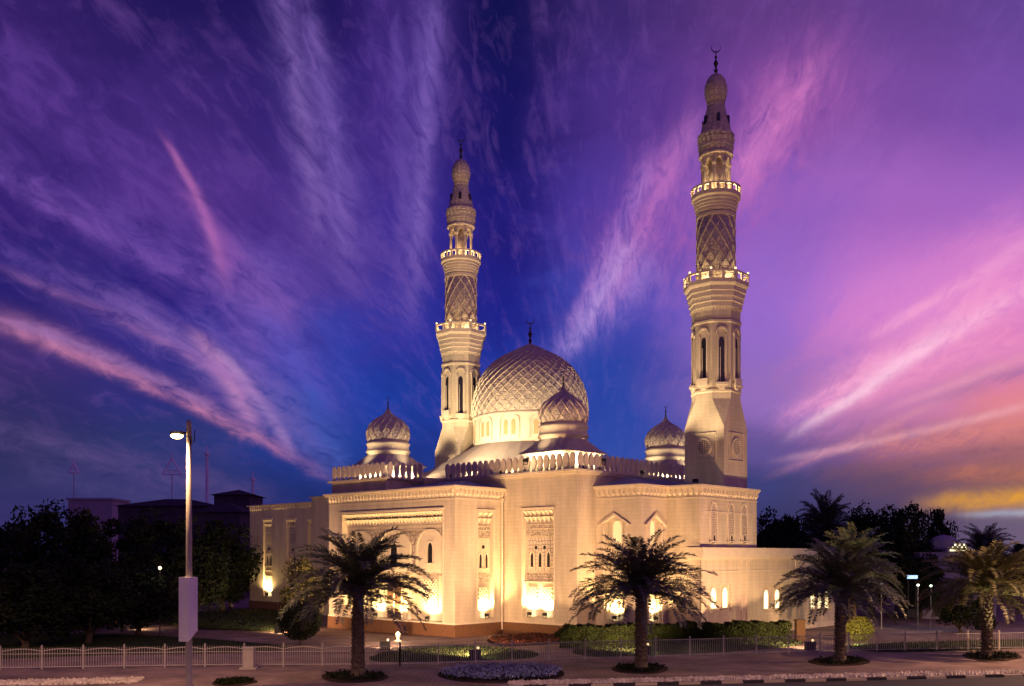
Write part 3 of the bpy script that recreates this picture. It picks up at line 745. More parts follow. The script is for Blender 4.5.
# ---- low annex on the right
fA = Face((16.3,11.9),(16.3,37.5)); ZA = 7.62; mb = MB(); ha = []
wx = []
for c, pxs in ((720.5,(715,726.5)), (773,(767.5,778.5)), (821,(814,821,828))):
    pw = [fA.at(p) for p in pxs]; a0_, a1_ = pw[0]-.75, pw[-1]+.75
    ha.append((a0_, a1_, fA.z(fA.at(c), 611), fA.z(fA.at(c), 585), .2)); wx.append(pw)
wall(mb, fA, 0, ZA-.9, ha); mb.build('wall', 'stone', mosque)
mb = MB()
PA = [(15.,11.95),(16.3,11.95),(16.3,37.5),(-2,37.5)]
band(mb, PA, -.35, .28, ZA-.85, ZA); band(mb, PA, -.2, .14, ZA-1.0, ZA-.853); mb.build('cornice', 'trim', mosque)
mb = MB(); wall(mb, Face((16.3,37.5),(0,37.5)), 0, ZA-.9); wall(mb, Face((15.,11.95),(16.3,11.95)), 0, ZA-.9)
mb.add([(8,11.95,ZA-.1),(16.3,11.95,ZA-.1),(16.3,37.5,ZA-.1),(8,37.5,ZA-.1)], [(0,1,2,3)]); mb.build('wall', 'stone', mosque)
for R, pw in zip(ha, wx):
    for a in pw: window(fA, a, R[2]+.25, .8, 1.65, -.2, 'glow', .12)
mb = MB()
for a in (fA.at(741), fA.at(746), fA.at(795), fA.at(799)): mb.box(a, a+.12, .003, .06, 0, ZA-1.1, fA.T)
mb.box(0,25.5,.003,.12,0,.5,fA.T); mb.box(0,25.5,.003,.05,ZA-2.0,ZA-1.93,fA.T)
mb.build('pilaster_strip', 'trim', mosque)

# ---- domes
def dome_prof(R, H, bulge=.035, tip=.1, n=20):
    """onion-leaning profile: springs at radius R, swells a little, ends in a pointed crown"""
    pr = []
    for i in range(n+1):
        t = i/n*PI/2
        r = R*math.cos(t)**.92*(1+bulge*math.sin(2*t)*1.2) if i < n else .0
        if i == 0: r = R*.985
        z = H*(1-tip)*math.sin(t)
        if t > PI/2*.72: z += H*tip*((t-PI/2*.72)/(PI/2*.28))**2.2
        pr.append((max(r, .001), z))
    return pr
def prof_at(pr, u):
    x = u*(len(pr)-1); i = min(int(x), len(pr)-2); k = x-i
    return pr[i][0]*(1-k)+pr[i+1][0]*k, pr[i][1]*(1-k)+pr[i+1][1]*k
def ribs(mb, pr, N, twist, w, h, u0=0., u1=.93, steps=22):
    for j in range(N):
        for sgn in (1, -1):
            vs = []
            for i in range(steps+1):
                u = u0+(u1-u0)*i/steps; r, z = prof_at(pr, u); r2, z2 = prof_at(pr, min(u+.01, 1)); 
                dn = Vector((z2-z, -(r2-r))); dn = dn.normalized() if dn.length > 1e-6 else Vector((1, 0))
                th = 2*PI*j/N+sgn*twist*i/steps; k = max(.25, min(1, r/pr[0][0]*1.3)); ww = w*k/max(r, .3)
                e = h*k+(.01 if sgn > 0 else 0)
                for dth, hh in ((-ww, -.02), (0, e), (ww, -.02)):
                    rr = r+dn.x*hh; zz_ = z+dn.y*hh; vs.append((rr*math.cos(th+dth), rr*math.sin(th+dth), zz_))
            mb.add(vs, [(i*3+q, i*3+q+1, (i+1)*3+q+1, (i+1)*3+q) for i in range(steps) for q in (0, 1)])
def finial(mb, z, h, crescent=True):
    mb.lathe([(.16*h/2,z-.1),(.08*h/2,z+h*.08),(.14*h/2,z+h*.14),(.05*h/2,z+h*.22),(.12*h/2,z+h*.32),(.16*h/2,z+h*.37),(.10*h/2,z+h*.43),(.04*h/2,z+h*.5),(.09*h/2,z+h*.57),(.03*h/2,z+h*.63),(.02*h/2,z+h*.8)], 10)
    R = h*.15; pts = []; zc = z+h*.88
    for k in range(15):
        t = -PI/2+(k-7)/7*2.55; pts.append((R*math.cos(t), 0, zc+R*math.sin(t)))
    mb.tube(pts, [max(.008, .045*h/2*(1-abs(k-7)/7.4)) for k in range(15)], 6)
def resample(pts, n=26):
    out = []; m = len(pts)-1
    P = [Vector(p) for p in pts]
    for i in range(n+1):
        x = i/n*m; k = min(int(x), m-1); t = x-k; p1, p2 = P[k], P[k+1]; p0 = P[k-1] if k else p1*2-p2; p3 = P[k+2] if k+2 <= m else p2*2-p1
        q = .5*((2*p1)+(p2-p0)*t+(2*p0-5*p1+4*p2-p3)*t*t+(3*p1-p0-3*p2+p3)*t**3); out.append((max(q.x, .004), q.y))
    return out
def make_dome(s, t, zb, zspring, R, H, N, twist, drum, fin, rib=(.05,.07), windows=0, box=None, skirt=None, turn=0.):
    root = empty('dome', (s, t, 0), 0, mosque)
    pr = dome_prof(R, H) if R > 4 else resample([(1.98,0),(2.1,.32),(2.14,.72),(2.07,1.12),(1.87,1.52),(1.55,1.88),(1.16,2.2),(.76,2.46),(.42,2.72),(.19,3.02),(.07,3.3),(.01,3.48)])
    m = MB(); m.lathe(pr, 64, (0,0,zspring), cap=False); m.build('dome_shell', 'dome', root, True)
    m = MB(); q = [(r, z+zspring) for r, z in pr]; ribs(m, q, N, twist, *rib); m.build('lattice_ribs', 'trim', root)
    m = MB(); m.lathe(drum, 64); m.build('drum', 'trim' if not windows else 'drumstone', root, True)
    m = MB(); finial(m, zspring+H-.15, fin); o = m.build('finial', 'bronze', root); o.rotation_euler = (0, 0, PI/4)
    if windows:
        for k in range(windows):
            c = 2*PI*k/windows+turn
            for dth in (-.07, .07):
                w_ = MB(); rr = drum[1][0]+.02; th = c+dth
                w_.prism(arch_pts(.42, 1.45, 1.1), -.03, .03, lambda a, o_, z, th=th, rr=rr: ((rr+o_)*math.cos(th)-a*math.sin(th), (rr+o_)*math.sin(th)+a*math.cos(th), z+drum[0][1]+.9))
                w_.build('window', 'lattice_glow', root)
            a_ = MB(); pa_ = arch_pts(1.9, 2.4, 1.6); po = [(x*1.12, z+(.14 if z > 1.5 else 0)) for x, z in pa_]
            for i in range(1, len(pa_)):
                qd = [pa_[i], po[i], po[(i+1) % len(pa_)], pa_[(i+1) % len(pa_)]]
                a_.prism(qd, -.05, .1, lambda a, o_, z, th=c, rr=drum[1][0]: (((rr*rr-a*a)**.5+o_)*math.cos(th)-a*math.sin(th), ((rr*rr-a*a)**.5+o_)*math.sin(th)+a*math.cos(th), z+drum[0][1]+.5))
            a_.build('blind_arch', 'trim', root)
    if box:
        hs, z0, z1 = box; m = MB(); m.box(-hs,hs,-hs,hs,z0,z1); m.box(-hs-.15,hs+.15,-hs-.15,hs+.15,z1-.12,z1+.02); m.build('dome_base', 'trim', root)
    if skirt:
        hs, z0, r1_, z1 = skirt; m = MB(); n = 32
        top = [(r1_*math.cos(2*PI*k/n), r1_*math.sin(2*PI*k/n), z1) for k in range(n)]
        bot = []
        for k in range(n):
            c, s_ = math.cos(2*PI*k/n), math.sin(2*PI*k/n); q = hs/max(abs(c), abs(s_)); bot.append((q*c, q*s_, z0))
        mid = [((a[0]*.58+b[0]*.42), (a[1]*.58+b[1]*.42), a[2]*.66+b[2]*.34) for a, b in zip(bot, top)]
        m.add(bot+mid+top, [(k, (k+1) % n, n+(k+1) % n, n+k) for k in range(n)]+[(n+k, n+(k+1) % n, 2*n+(k+1) % n, 2*n+k) for k in range(n)]); m.build('skirt_roof', 'skirt', root)
    return root
M['drumstone'] = vary(mat('drum_render', (.62,.53,.42), .85, .2), (.55,.46,.36), .8, .6, bump=.1)
M['skirt'] = vary(mat('skirt_render', (.52,.44,.36), .85, .2), (.42,.36,.30), 1.2, .7, bump=.2)
M['lattice_glow'] = mat('amber_glass', (.4,.3,.15), .4, .4, (1,.55,.18), .25)
D0 = (-8.7, 19.0)
make_dome(*D0, 15, 21.15, 6.0, 7.95, 36, 1.8, [(5.85,18.0),(5.85,20.75),(5.98,20.9),(6.05,21.05),(5.9,21.3)], 2.9, (.055,.075), 12, None, (9.6,14.6,5.9,18.2), PI*1.62)
def small(s, t):
    return make_dome(s, t, 14, 18.5, 2.02, 3.5, 16, 1.25, [(2.12,16.6),(2.12,17.2),(2.25,17.28),(2.25,17.4),(2.12,17.48),(2.08,17.95),(2.2,18.05),(2.2,18.22),(2.05,18.3),(1.98,18.55)], 1.3, (.075,.09), 0, (2.4,13.95,15.8), (2.85,15.81,2.15,17.0))
SD = [(4.0,9.25), (-17.1,6.9), (.1,30.9)]
for s_, t_ in SD: small(s_, t_)

# ---- minarets
def build_minaret(s, t, dz=0., lower=12.0):
    root = empty('minaret', (s, t, 0), 0, mosque); h = 1.95; R8 = h/math.cos(PI/8)
    Z = lambda y: 7+(555-y)*.0875
    m = MB(); zb, z1, z2 = lower, Z(430), Z(402)
    m.box(-h,h,-h,h,zb,z1)
    sq = [(-h,-h,z1+.002),(h,-h,z1+.002),(h,h,z1+.002),(-h,h,z1+.002)]
    oc = [(R8*math.cos(PI/8+k*PI/4), R8*math.sin(PI/8+k*PI/4), z2) for k in range(8)]
    # octagon vertex order: 0,1 right-back ... ; square corner k sits between octagon vertices
    m.add(sq+oc, [(0,1,4+6,4+5),(1,2,4+0,4+7),(2,3,4+2,4+1),(3,0,4+4,4+3),(0,4+5,4+4),(1,4+7,4+6),(2,4+1,4+0),(3,4+3,4+2)])
    m.build('base_tower', 'stone', root)
    for th in (0, PI/2, PI, -PI/2):
        g = MB(); g.lathe([(.62,0),(.62,.03)], 24); o = g.build('rose_window', 'dark', root)
        Tm = Matrix.Rotation(th, 4, 'Z') @ Matrix.Translation((h+.02, 0, Z(449))) @ Matrix.Rotation(PI/2, 4, 'Y'); o.matrix_local = Tm
        g = MB()
        for k in range(24):
            a, b = 2*PI*k/24, 2*PI*(k+1)/24
            g.add([(r*math.cos(x), r*math.sin(x), z) for z in (0.,.09) for r, x in ((.62,a),(.78,a),(.78,b),(.62,b))], [(0,1,2,3),(4,5,6,7),(0,3,7,4),(1,2,6,5)])
        for k in range(-3, 4):
            hw_ = (.6**2-(k*.17)**2)**.5; g.box(-hw_,hw_,k*.17-.025,k*.17+.025,.03,.06); g.box(k*.17-.025,k*.17+.025,-hw_,hw_,.03,.065)
        for x0, x1, y0, y1 in ((-1.15,1.15,1.15,1.22),(-1.15,1.15,-1.22,-1.15),(-1.22,-1.15,-1.22,1.22),(1.15,1.22,-1.22,1.22)): g.box(x0,x1,y0,y1,0,.06)
        o = g.build('rose_tracery', 'trim', root); o.matrix_local = Tm
    # octagonal shaft
    m = MB(); R = R8
    m.lathe([(R,z2),(R,Z(396)),(R+.08,Z(395)),(R+.08,Z(393)),(R,Z(392)),(R,Z(328)),(R+.1,Z(327)),(R+.1,Z(325)),(R,Z(324)),(R,Z(313))], 8, rot=PI/8); m.build('octagonal_shaft', 'stone', root)
    for k in range(8):
        th = k*PI/4; c, sn = math.cos(th), math.sin(th)
        T = lambda a, o_, z, c=c, sn=sn: ((h+o_)*c-a*sn, (h+o_)*sn+a*c, z)
        w_ = MB(); w_.prism([(x, z+Z(386)) for x, z in arch_pts(.46, Z(342)-Z(386), Z(342)-Z(386)-.45)], .01, .03, T); wn = w_.build('window', 'dark', root)
        g = MB()
        for x in (-.42, .29): g.box(x, x+.13, .003, .13, Z(388), Z(340), T)
        g.box(-.14,-.1,.03,.1,Z(386),Z(352),T); 
        pa_ = arch_pts(.84, .75, .2); po = [(x*1.25, z+(.14 if z > .15 else 0)) for x, z in pa_]
        for i in range(2, len(pa_)-1): g.prism([(x, z+Z(342)) for x, z in (pa_[i], po[i], po[i+1], pa_[i+1])], .003, .14, T)
        g.box(-.5,.5,.003,.3,Z(389),Z(386.5),T)
        g.prism([(-.42, Z(389)-.003), (.42, Z(389)-.003), (.2, Z(393)), (-.2, Z(393))], .003, .2, T)
        if k % 2 == 0: g.box(-.52,.52,.25,.32,Z(386.5),Z(382),T)
        g.build('window_surround', 'trim', root)
    def balcony(yt, yb, yu, rO, rI, sides, rot, sill_n):
        m = MB(); zt, zb_, zu = Z(yt), Z(yb), Z(yu); n = 5; prof = [(rI, zu)]
        for i in range(1, n+1):
            r = rI+(rO-.12-rI)*(i/n)**.9; z = zu+(zb_-zu)*(i-.5)/n; prof += [(prof[-1][0], z), (r, z+.04)]
        prof += [(rO, zb_), (rO, zb_+.14)]
        m.lathe(prof, sides, rot=rot)
        pass                                            # stalactite teeth under the corbel
        nt_ = sides*sill_n if sides < 16 else 36
        for i in (1, 3):
            r = rI+(rO-.12-rI)*(i/n)**.9; z = zu+(zb_-zu)*(i-.5)/n
            for k in range(nt_):
                a = 2*PI*(k+.5*(i % 3 == 0))/nt_+rot
                if sides < 16:
                    loc = ((a-rot) % (2*PI/sides))-PI/sides; rr = r*math.cos(PI/sides)/math.cos(loc)
                else: rr = r
                q = Vector((math.cos(a), math.sin(a), 0)); tq = Vector((-q.y, q.x, 0)); wq = rr*PI/nt_*.7
                b_ = q*(rr-.02)
                m.add([b_-tq*wq+Vector((0,0,z+.02)), b_+tq*wq+Vector((0,0,z+.02)), b_*.93+Vector((0,0,z-.34)), b_*.9+Vector((0,0,z+.02))], [(0,1,2),(0,2,3),(1,3,2),(0,3,1)])
        m.build('balcony_corbel', 'trim', root)
        m = MB(); z0 = zb_+.14; m.lathe([(rO,z0+.003),(rO,z0+.2),(rO-.13,z0+.2),(rO-.13,z0+.003)], sides, rot=rot, cap=False)
        m.lathe([(rO+.04,zt-.16),(rO+.04,zt),(rO-.17,zt),(rO-.17,zt-.16),(rO+.04,zt-.16)], sides, rot=rot, cap=False)
        npst = sides*2 if sides < 16 else 20
        for k in range(npst):
            a = 2*PI*k/npst+rot; rr = rO-.06
            if sides < 16 and k % 2: rr *= math.cos(PI/sides)
            ww = .17 if (sides < 16 and k % 2 == 0) else .11
            T = lambda x, y, z, a=a, rr=rr: ((rr+x)*math.cos(a)-y*math.sin(a), (rr+x)*math.sin(a)+y*math.cos(a), z)
            m.box(-.06,.06,-ww,ww,z0+.2,zt-.16,T)
        m.build('balcony_rail', 'carve_fine' if False else 'trim', root)
    balcony(278, 290, 315, 2.82, R8+.02, 8, PI/8, 6)
    m = MB(); rs = 1.62; pr = [(rs, Z(289)+.15), (rs, Z(216)+.3)]
    m.lathe(pr, 40); m.build('round_shaft', 'dome', root, True)
    m = MB(); pr2 = [(rs, Z(279)+(Z(217)-Z(279))*i/20) for i in range(21)]; ribs(m, pr2, 12, 2.1, .06, .09, 0, 1, 28)
    m.lathe([(rs+.12,Z(278)),(rs+.12,Z(276)),(rs,Z(275.5))], 40, cap=False); m.lathe([(rs,Z(220.5)),(rs+.1,Z(220)),(rs+.1,Z(217))], 40, cap=False); m.build('lattice_ribs', 'trim', root)
    balcony(190, 201, 216, 2.12, rs+.05, 32, 0, 1)
    m = MB(); m.lathe([(.62,Z(201)+.14),(.62,Z(160))], 16); m.build('lantern_core', 'trim', root, True)
    m = MB(); cr = 1.16; zt = Z(163)
    for k in range(8):
        a = k*PI/4+PI/8; m.lathe([(.19,Z(201)+.15),(.19,Z(196)),(.13,Z(195)),(.12,Z(170)),(.2,Z(168)),(.22,Z(166.5))], 10, (cr*math.cos(a), cr*math.sin(a), 0))
        a2 = a+PI/8; T = lambda x, y, z, a2=a2: ((cr*math.cos(PI/8)+y)*math.cos(a2)-x*math.sin(a2), (cr*math.cos(PI/8)+y)*math.sin(a2)+x*math.cos(a2), z)
        hw_ = cr*math.sin(PI/8)
        m.prism([(-hw_,Z(166.5)),(-hw_*.6,Z(166.5)),(-hw_*.45,Z(163.5)),(0,Z(161)),(hw_*.45,Z(163.5)),(hw_*.6,Z(166.5)),(hw_,Z(166.5)),(hw_,Z(159)),(-hw_,Z(159))], -.15, .15, T)
    m.build('lantern_column', 'trim', root)
    m = MB(); m.lathe([(1.25,Z(159)),(1.5,Z(158)),(1.5,Z(156)),(1.4,Z(155)),(1.52,Z(147)),(1.52,Z(141)),(1.6,Z(140)),(1.6,Z(137)),(1.36,Z(136)),(1.30,Z(132)),(1.2,Z(126)),(.98,Z(117)),(.76,Z(107)),(.8,Z(105.5)),(.74,Z(104.5))], 16, lobes=16, amp=.0)
    for row, (yy, rr) in enumerate(((153,1.53),(146,1.6))):
        for k in range(20):
            a = 2*PI*(k+.5*row)/20; q = Vector((math.cos(a), math.sin(a), 0)); tq = Vector((-q.y,q.x,0)); b_ = q*rr
            m.add([b_-tq*.2+Vector((0,0,Z(yy-4))), b_+tq*.2+Vector((0,0,Z(yy-4))), b_*.9+Vector((0,0,Z(yy+4))), b_*.85+Vector((0,0,Z(yy-4)))], [(0,1,2),(0,2,3),(1,3,2),(0,3,1)])
    m.build('crown_cone', 'dome', root)
    m = MB()
    for k in range(6):
        a = k*PI/3+.2; T = lambda x, y, z, a=a: ((1.1+y)*math.cos(a)-x*math.sin(a), (1.1+y)*math.sin(a)+x*math.cos(a), z)
        m.prism([(x, z+Z(127)) for x, z in arch_pts(.3, .75, .5)], -.15, .12, T)
    m.build('vent_opening', 'dark', root)
    m = MB(); zc = Z(104.5); pr = [(.70,0),(.80,.3),(.92,.8),(.95,1.15),(.90,1.6),(.74,2.1),(.48,2.45),(.22,2.64),(.1,2.75)]
    m.lathe([(r, z+zc) for r, z in pr], 48, lobes=24, amp=.05); m.build('bulb', 'dome', root, True)
    m = MB(); finial(m, Z(75), 2.7); o = m.build('finial', 'bronze', root); o.rotation_euler = (0,0,PI/4)
    m = MB()
    for k in range(8):
        a = PI/8+k*PI/4; m.lathe([(.02,0),(.08,.02),(.11,.1),(.08,.18),(.02,.21)], 8, (2.74*math.cos(a), 2.74*math.sin(a), Z(278)+.01))
    m.build('lamp_globe', 'globe', root, True)
    for zl, rr, p in ((Z(287.5), 2.1, 105), (Z(198), 1.5, 150)):
        for k in range(5):
            a = 2*PI*k/5-PI/2-TH*0
            l = bpy.data.lights.new('balcony_lamp', 'POINT'); l.energy = p; l.color = (1,.70,.36); l.shadow_soft_size = .12
            o = bpy.data.objects.new('balcony_lamp', l); COL.objects.link(o); o.parent = root; o.location = (rr*math.cos(a), rr*math.sin(a), zl)
    return root
build_minaret(13.8, 18.3)
def inv(w):                                 # world -> mosque frame
    d = Vector((w[0]-P0.x, w[1]-P0.y)); return (d.x*math.cos(TH)+d.y*math.sin(TH), -d.x*math.sin(TH)+d.y*math.cos(TH))
sl, tl = inv(((461-HX)/F*100.8, 100.8)); build_minaret(sl, tl)

# ------------------------------------------------------------------ lamps
def spot(loc, tgt, power, ang=100, blend=.6, col=GARDEN_COL, rad=.15, parent=None, name='beam'):
    l = bpy.data.lights.new(name, 'SPOT'); l.energy = power; l.spot_size = math.radians(ang); l.spot_blend = blend; l.color = col; l.shadow_soft_size = rad
    o = bpy.data.objects.new(name, l); COL.objects.link(o); o.location = loc
    o.rotation_euler = (Vector(tgt)-Vector(loc)).to_track_quat('-Z', 'Y').to_euler()
    return o
def fl_mesh():
    b = MB(); b.box(-.16,.16,-.1,.1,-.11,.11); b.box(-.19,.19,.1,.13,-.14,.14); b.box(-.2,-.17,-.02,.02,-.3,.03); b.box(.17,.2,-.02,.02,-.3,.03); b.box(-.2,.2,-.04,.04,-.33,-.3)
    l = MB(); l.box(-.15,.15,.131,.14,-.1,.1)
    return b, l
_b, _l = fl_mesh(); _first = [None]
def flood(loc, tgt, power, label, ang=110, scale=1., blend=.7, col=GARDEN_COL, rad=.15, group=None):
    """a small floodlight fixture with its own spot lamp in front of the lens"""
    d = Vector(tgt)-Vector(loc); rz = math.atan2(d.y, d.x)-PI/2
    root = empty('floodlight', loc, rz)
    if _first[0] is None:
        hb = _b.build('housing', 'housing', root); ln = _l.build('lens', 'lens', root); _first[0] = (hb, ln)
    else:
        for q in _first[0]:
            c = q.copy(); COL.objects.link(c); c.parent = root
    root.scale = (scale,)*3
    tag(root, label, 'floodlight', group)
    dn = d.normalized(); p = Vector(loc)+dn*.3*scale
    return spot(p, tgt, power, ang, blend, col, rad)
# floods at the foot of the recesses
FG = 'floodlights on the mosque walls'
def fpt(f, a, o, z): q = f.T(a, o, z); return ML(q[0], q[1], q[2])
def wallflood(f, a, z, power, label, up=1.6, off=.16, depth=.35):
    """fixture on the sill of a recess; its lamp sits inside the recess and washes the back panel"""
    lamp = flood(fpt(f, a, off, z+.12), fpt(f, a, -.6, z+1.6), power*6.5, label, 165, 1.0, .5, (1,.66,.26), .12, FG)
    lamp.location = fpt(f, a, .14, z+.55); lamp.rotation_euler = (fpt(f, a, -.5, z+2.)-fpt(f, a, .14, z+.55)).to_track_quat('-Z','Y').to_euler()
    return lamp
a0, a1, z0, z1, d = REC['B']; w = a1-a0
wallflood(fB, a0+w*.25, z0+.15, 240, 'left floodlight of the pair at the foot of the three-window recess')
wallflood(fB, a0+w*.75, z0+.15, 240, 'right floodlight of the pair at the foot of the three-window recess')
a0, a1, z0, z1, d = REC['E2']; wallflood(fE2, (a0+a1)/2, z0+.15, 200, 'lone floodlight at the foot of the narrow recess left of the downpipe')
a0, a1, z0, z1, d = REC['E']; W3 = a1-a0
for c, lb in ((.87,'floodlight under the lattice screen right of the near palm trunk'), (.56,'floodlight by the entrance door just right of the near palm'), (.36,'floodlight by the entrance door just left of the near palm trunk'), (.12,'floodlight under the leftmost bay of the entrance recess')):
    wallflood(fE, a0+W3*c, z0+.2, 260, lb)
wallflood(fL, fL.at(267.5), hl[0][2]+.1, 420, 'floodlight glowing at the foot of the left wing outermost recess')
wallflood(fR1, (r1[0]+r1[1])/2, 1.75, 260, 'floodlight behind the middle palm at the foot of the gabled window')
wallflood(fR2, (r2[0]+r2[1])/2, 1.75, 200, 'floodlight behind the middle palm on the narrow gabled return')
# floods in the garden that wash the whole front: low boxes on the ground
def garden_box(px, py, tgt, power, label, glow=70, ang=118):
    p = G(px, py, PZ); root = empty('ground_floodlight', (p.x, p.y, PZ))
    b = MB(); b.box(-.36,.36,-.2,.2,.06,.6); b.box(-.42,.42,-.25,.25,0,.06); b.box(-.4,.4,-.23,.23,.6,.64)
    b.build('housing', 'housing', root); l = MB(); l.box(-.3,.3,.203,.215,.12,.54); l.build('lens', 'lens', root)
    m = MB(); m.lathe([(.02,0),(.07,.03),(.09,.09),(.07,.15),(.02,.18)], 10, (.2,0,.645)); m.build('lamp_globe', 'globe', root, True)
    d = Vector(tgt)-p; root.rotation_euler = (0,0,math.atan2(d.y, d.x)-PI/2)
    tag(root, label, 'floodlight', 'box floodlights on the garden ground')
    q = p+Vector((d.x, d.y, 0)).normalized()*.5+Vector((0,0,.45))
    spot(q, tgt, power, ang, .8, GARDEN_COL, .25)
    if glow: spot(p+Vector((.6,.0,.4)), p+Vector((1.6,.5,0)), glow, 150, .5, (1,.72,.4), .1)
garden_box(475, 659, ML(-2,0,9), GARDEN_W, 'black box floodlight in front of the lawn below the downpipe')
garden_box(645, 655, ML(8,6,9.5), GARDEN_W*.85, 'black box floodlight just right of the middle palm trunk')
garden_box(810, 650.5, ML(16,20,8), GARDEN_W*.8, 'black box floodlight just left of the right hand palm trunk')
garden_box(385, 650, ML(-9,0,8), GARDEN_W*.8, 'black box floodlight on the lawn edge right of the near palm trunk')
garden_box(279, 633, ML(-34,11,8), GARDEN_W*.5, 'black box floodlight on the lawn in front of the left wing')
garden_box(135, 629, ML(-52,14,3), GARDEN_W*.06, 'black box floodlight far out under the left hand trees', glow=60)
# floods on the roof
RG = 'floodlights on the mosque roof'
def roof(s, t, z, ts, tt_, tz, p, label, ang=90, rad=.2):
    if z > 15: z = 15.0
    flood(ML(s,t,z), ML(ts,tt_,tz), p, label, ang, 1.2, .8, (1,.73,.42), rad, RG)
roof(15.3,12.6,13.1, 14.0,17.5,27, 4200, 'floodlight on the cornice corner facing the right minaret', 60)
roof(9.4,13.4,14.2, 13.2,17.6,28, 5200, 'floodlight behind the parapet left of the right minaret foot', 60)
roof(sl+3.,tl-8.,14.4, sl,tl,28, 7500, 'floodlight on the roof in front of the left minaret', 55)
roof(sl-4.5,tl-5.,14.4, sl,tl,28, 6000, 'floodlight on the roof left of the left minaret', 60)
roof(-8.,7.0,14.5, -8.7,17,22, 5600, 'floodlight behind the parapet below the main dome front', 90)
roof(-1.5,7.2,14.5, -6.5,17,22, 5600, 'floodlight behind the parapet right of the main dome front', 90)
roof(6.5,18.,14.5, -4.,19,21, 5000, 'floodlight on the roof right of the main dome', 90)
roof(-14.5,7.,14.5, -11.,17,21, 1800, 'floodlight on the roof left of the main dome', 90)
for (s_, t_), nm, k in zip(SD, ('near small dome', 'left small dome', 'right small dome'), (1., .85, 1.7)):
    for q, w_ in ((-1.5,'left'), (0,'middle'), (1.5,'right')):
        roof(s_+q,t_-3.1,14.45, s_+q*.4,t_,19., 1000*k, w_+' floodlight of the three at the front foot of the '+nm, 150, .1)
    roof(s_-.3,t_-4.6,15.6, s_,t_-.2,20.6, 800, 'floodlight on a short bracket before the '+nm, 62, .1)
    roof(s_-4.4,t_+.2,15.6, s_-.2,t_,20.6, 380, 'floodlight on a short bracket left of the '+nm, 62, .1)
    roof(s_+4.6,t_-.2,15.6, s_+.2,t_,20.6, 800, 'floodlight on a short bracket right of the '+nm, 62, .1)
    for q, w_ in ((-1.2,'nearer'), (1.2,'farther')):
        roof(s_+3.1,t_+q,14.45, s_,t_+q*.4,19., 900*k, w_+' floodlight at the right hand foot of the '+nm, 150, .1)
# ------------------------------------------------------------------ street lamp
def street_lamp(x, y, label, power, box=True, head_left=True, ztop=14.0):
    root = empty('street_lamp', (x, y, 0)); tag(root, label, 'street lamp')
    m = MB(); m.lathe([(.26,.0),(.26,.35),(.17,.4),(.165,3.),(.15,8.),(.12,ztop-.9)], 16); m.lathe([(.13,ztop-.9),(.13,ztop-.2),(.05,ztop-.1)], 12); m.build('pole', 'pole', root, True)
    sx = -1 if head_left else 1
    m = MB(); m.tube([(0,0,ztop-.75),(sx*.3,-.05,ztop-.78)], .05, 8); m.box(*sorted((sx*.25, sx*.9)), -.18,.12, ztop-.86, ztop-.70); m.build('lamp_head', 'housing', root)
    m = MB(); m.lathe([(.02,0),(.18,.03),(.3,.12),(.3,.2),(.1,.26)], 14, (sx*.6,-.06,ztop-1.08)); m.build('lamp_lens', 'bright', root, True)
    m = MB(); m.box(-.02,.14,-.1,.1,ztop-1.35,ztop-.95); m.tube([(.1,0,ztop-1.3),(.28,0,ztop-1.2),(.3,0,ztop-.6)], .025, 6); m.build('bracket', 'housing', root)
    l = bpy.data.lights.new('street_light', 'SPOT'); l.energy = power; l.color = STREET_COL; l.shadow_soft_size = .2; l.spot_size = math.radians(165); l.spot_blend = .3
    o = bpy.data.objects.new('street_light', l); COL.objects.link(o); o.parent = root; o.location = (sx*.95,-.3,ztop-1.2)
    return root
M['white_box'] = vary(mat('white_box_paint', (.80,.78,.78), .5, .4), (.68,.66,.67), 2, .6)
M['dark_brick'] = vary(mat('dark_brick', (.05,.026,.014), .9, .1), (.03,.018,.012), 5, .7)
M['bright'] = mat('sodium_lens', (.9,.85,.7), .3, .5, (1,.62,.22), 22)
M['pole'] = vary(mat('pole_paint', (.32,.29,.25), .6, .3), (.25,.22,.19), 2, .6)
px_, yy = 189, 48.4
SLX = (px_-HX)/F*yy
lampA = street_lamp(SLX, yy, 'tall lit street lamp with a white box on its pole beside the pavement', 5500)
m = MB(); z0, z1 = HC+(HY-641)/F*yy, HC+(HY-577)/F*yy
q = [(-.42,-.30),(.12,-.42),(.46,-.05),(-.05,.15)]
m.add([(x,y,z0 if i != 2 else z0+.55) for i, (x, y) in enumerate(q)]+[(x,y,z1) for x, y in q], [(3,2,1,0),(4,5,6,7),(0,1,5,4),(1,2,6,5),(2,3,7,6),(3,0,4,7)])
m.build('sign_box', 'white_box', lampA)
for xx, yy2, p, lb in ((44, 58.5, 26000, 'street lamp further along the kerb on the right'), (-52, 42.5, 14000, 'street lamp further along the kerb on the left')):
    street_lamp(xx, yy2, lb, p)
street_lamp(-11.5, -6, 'street lamp on the far side of the road', 100000)
street_lamp(22, -4, 'street lamp opposite the middle palm across the road', 130000)

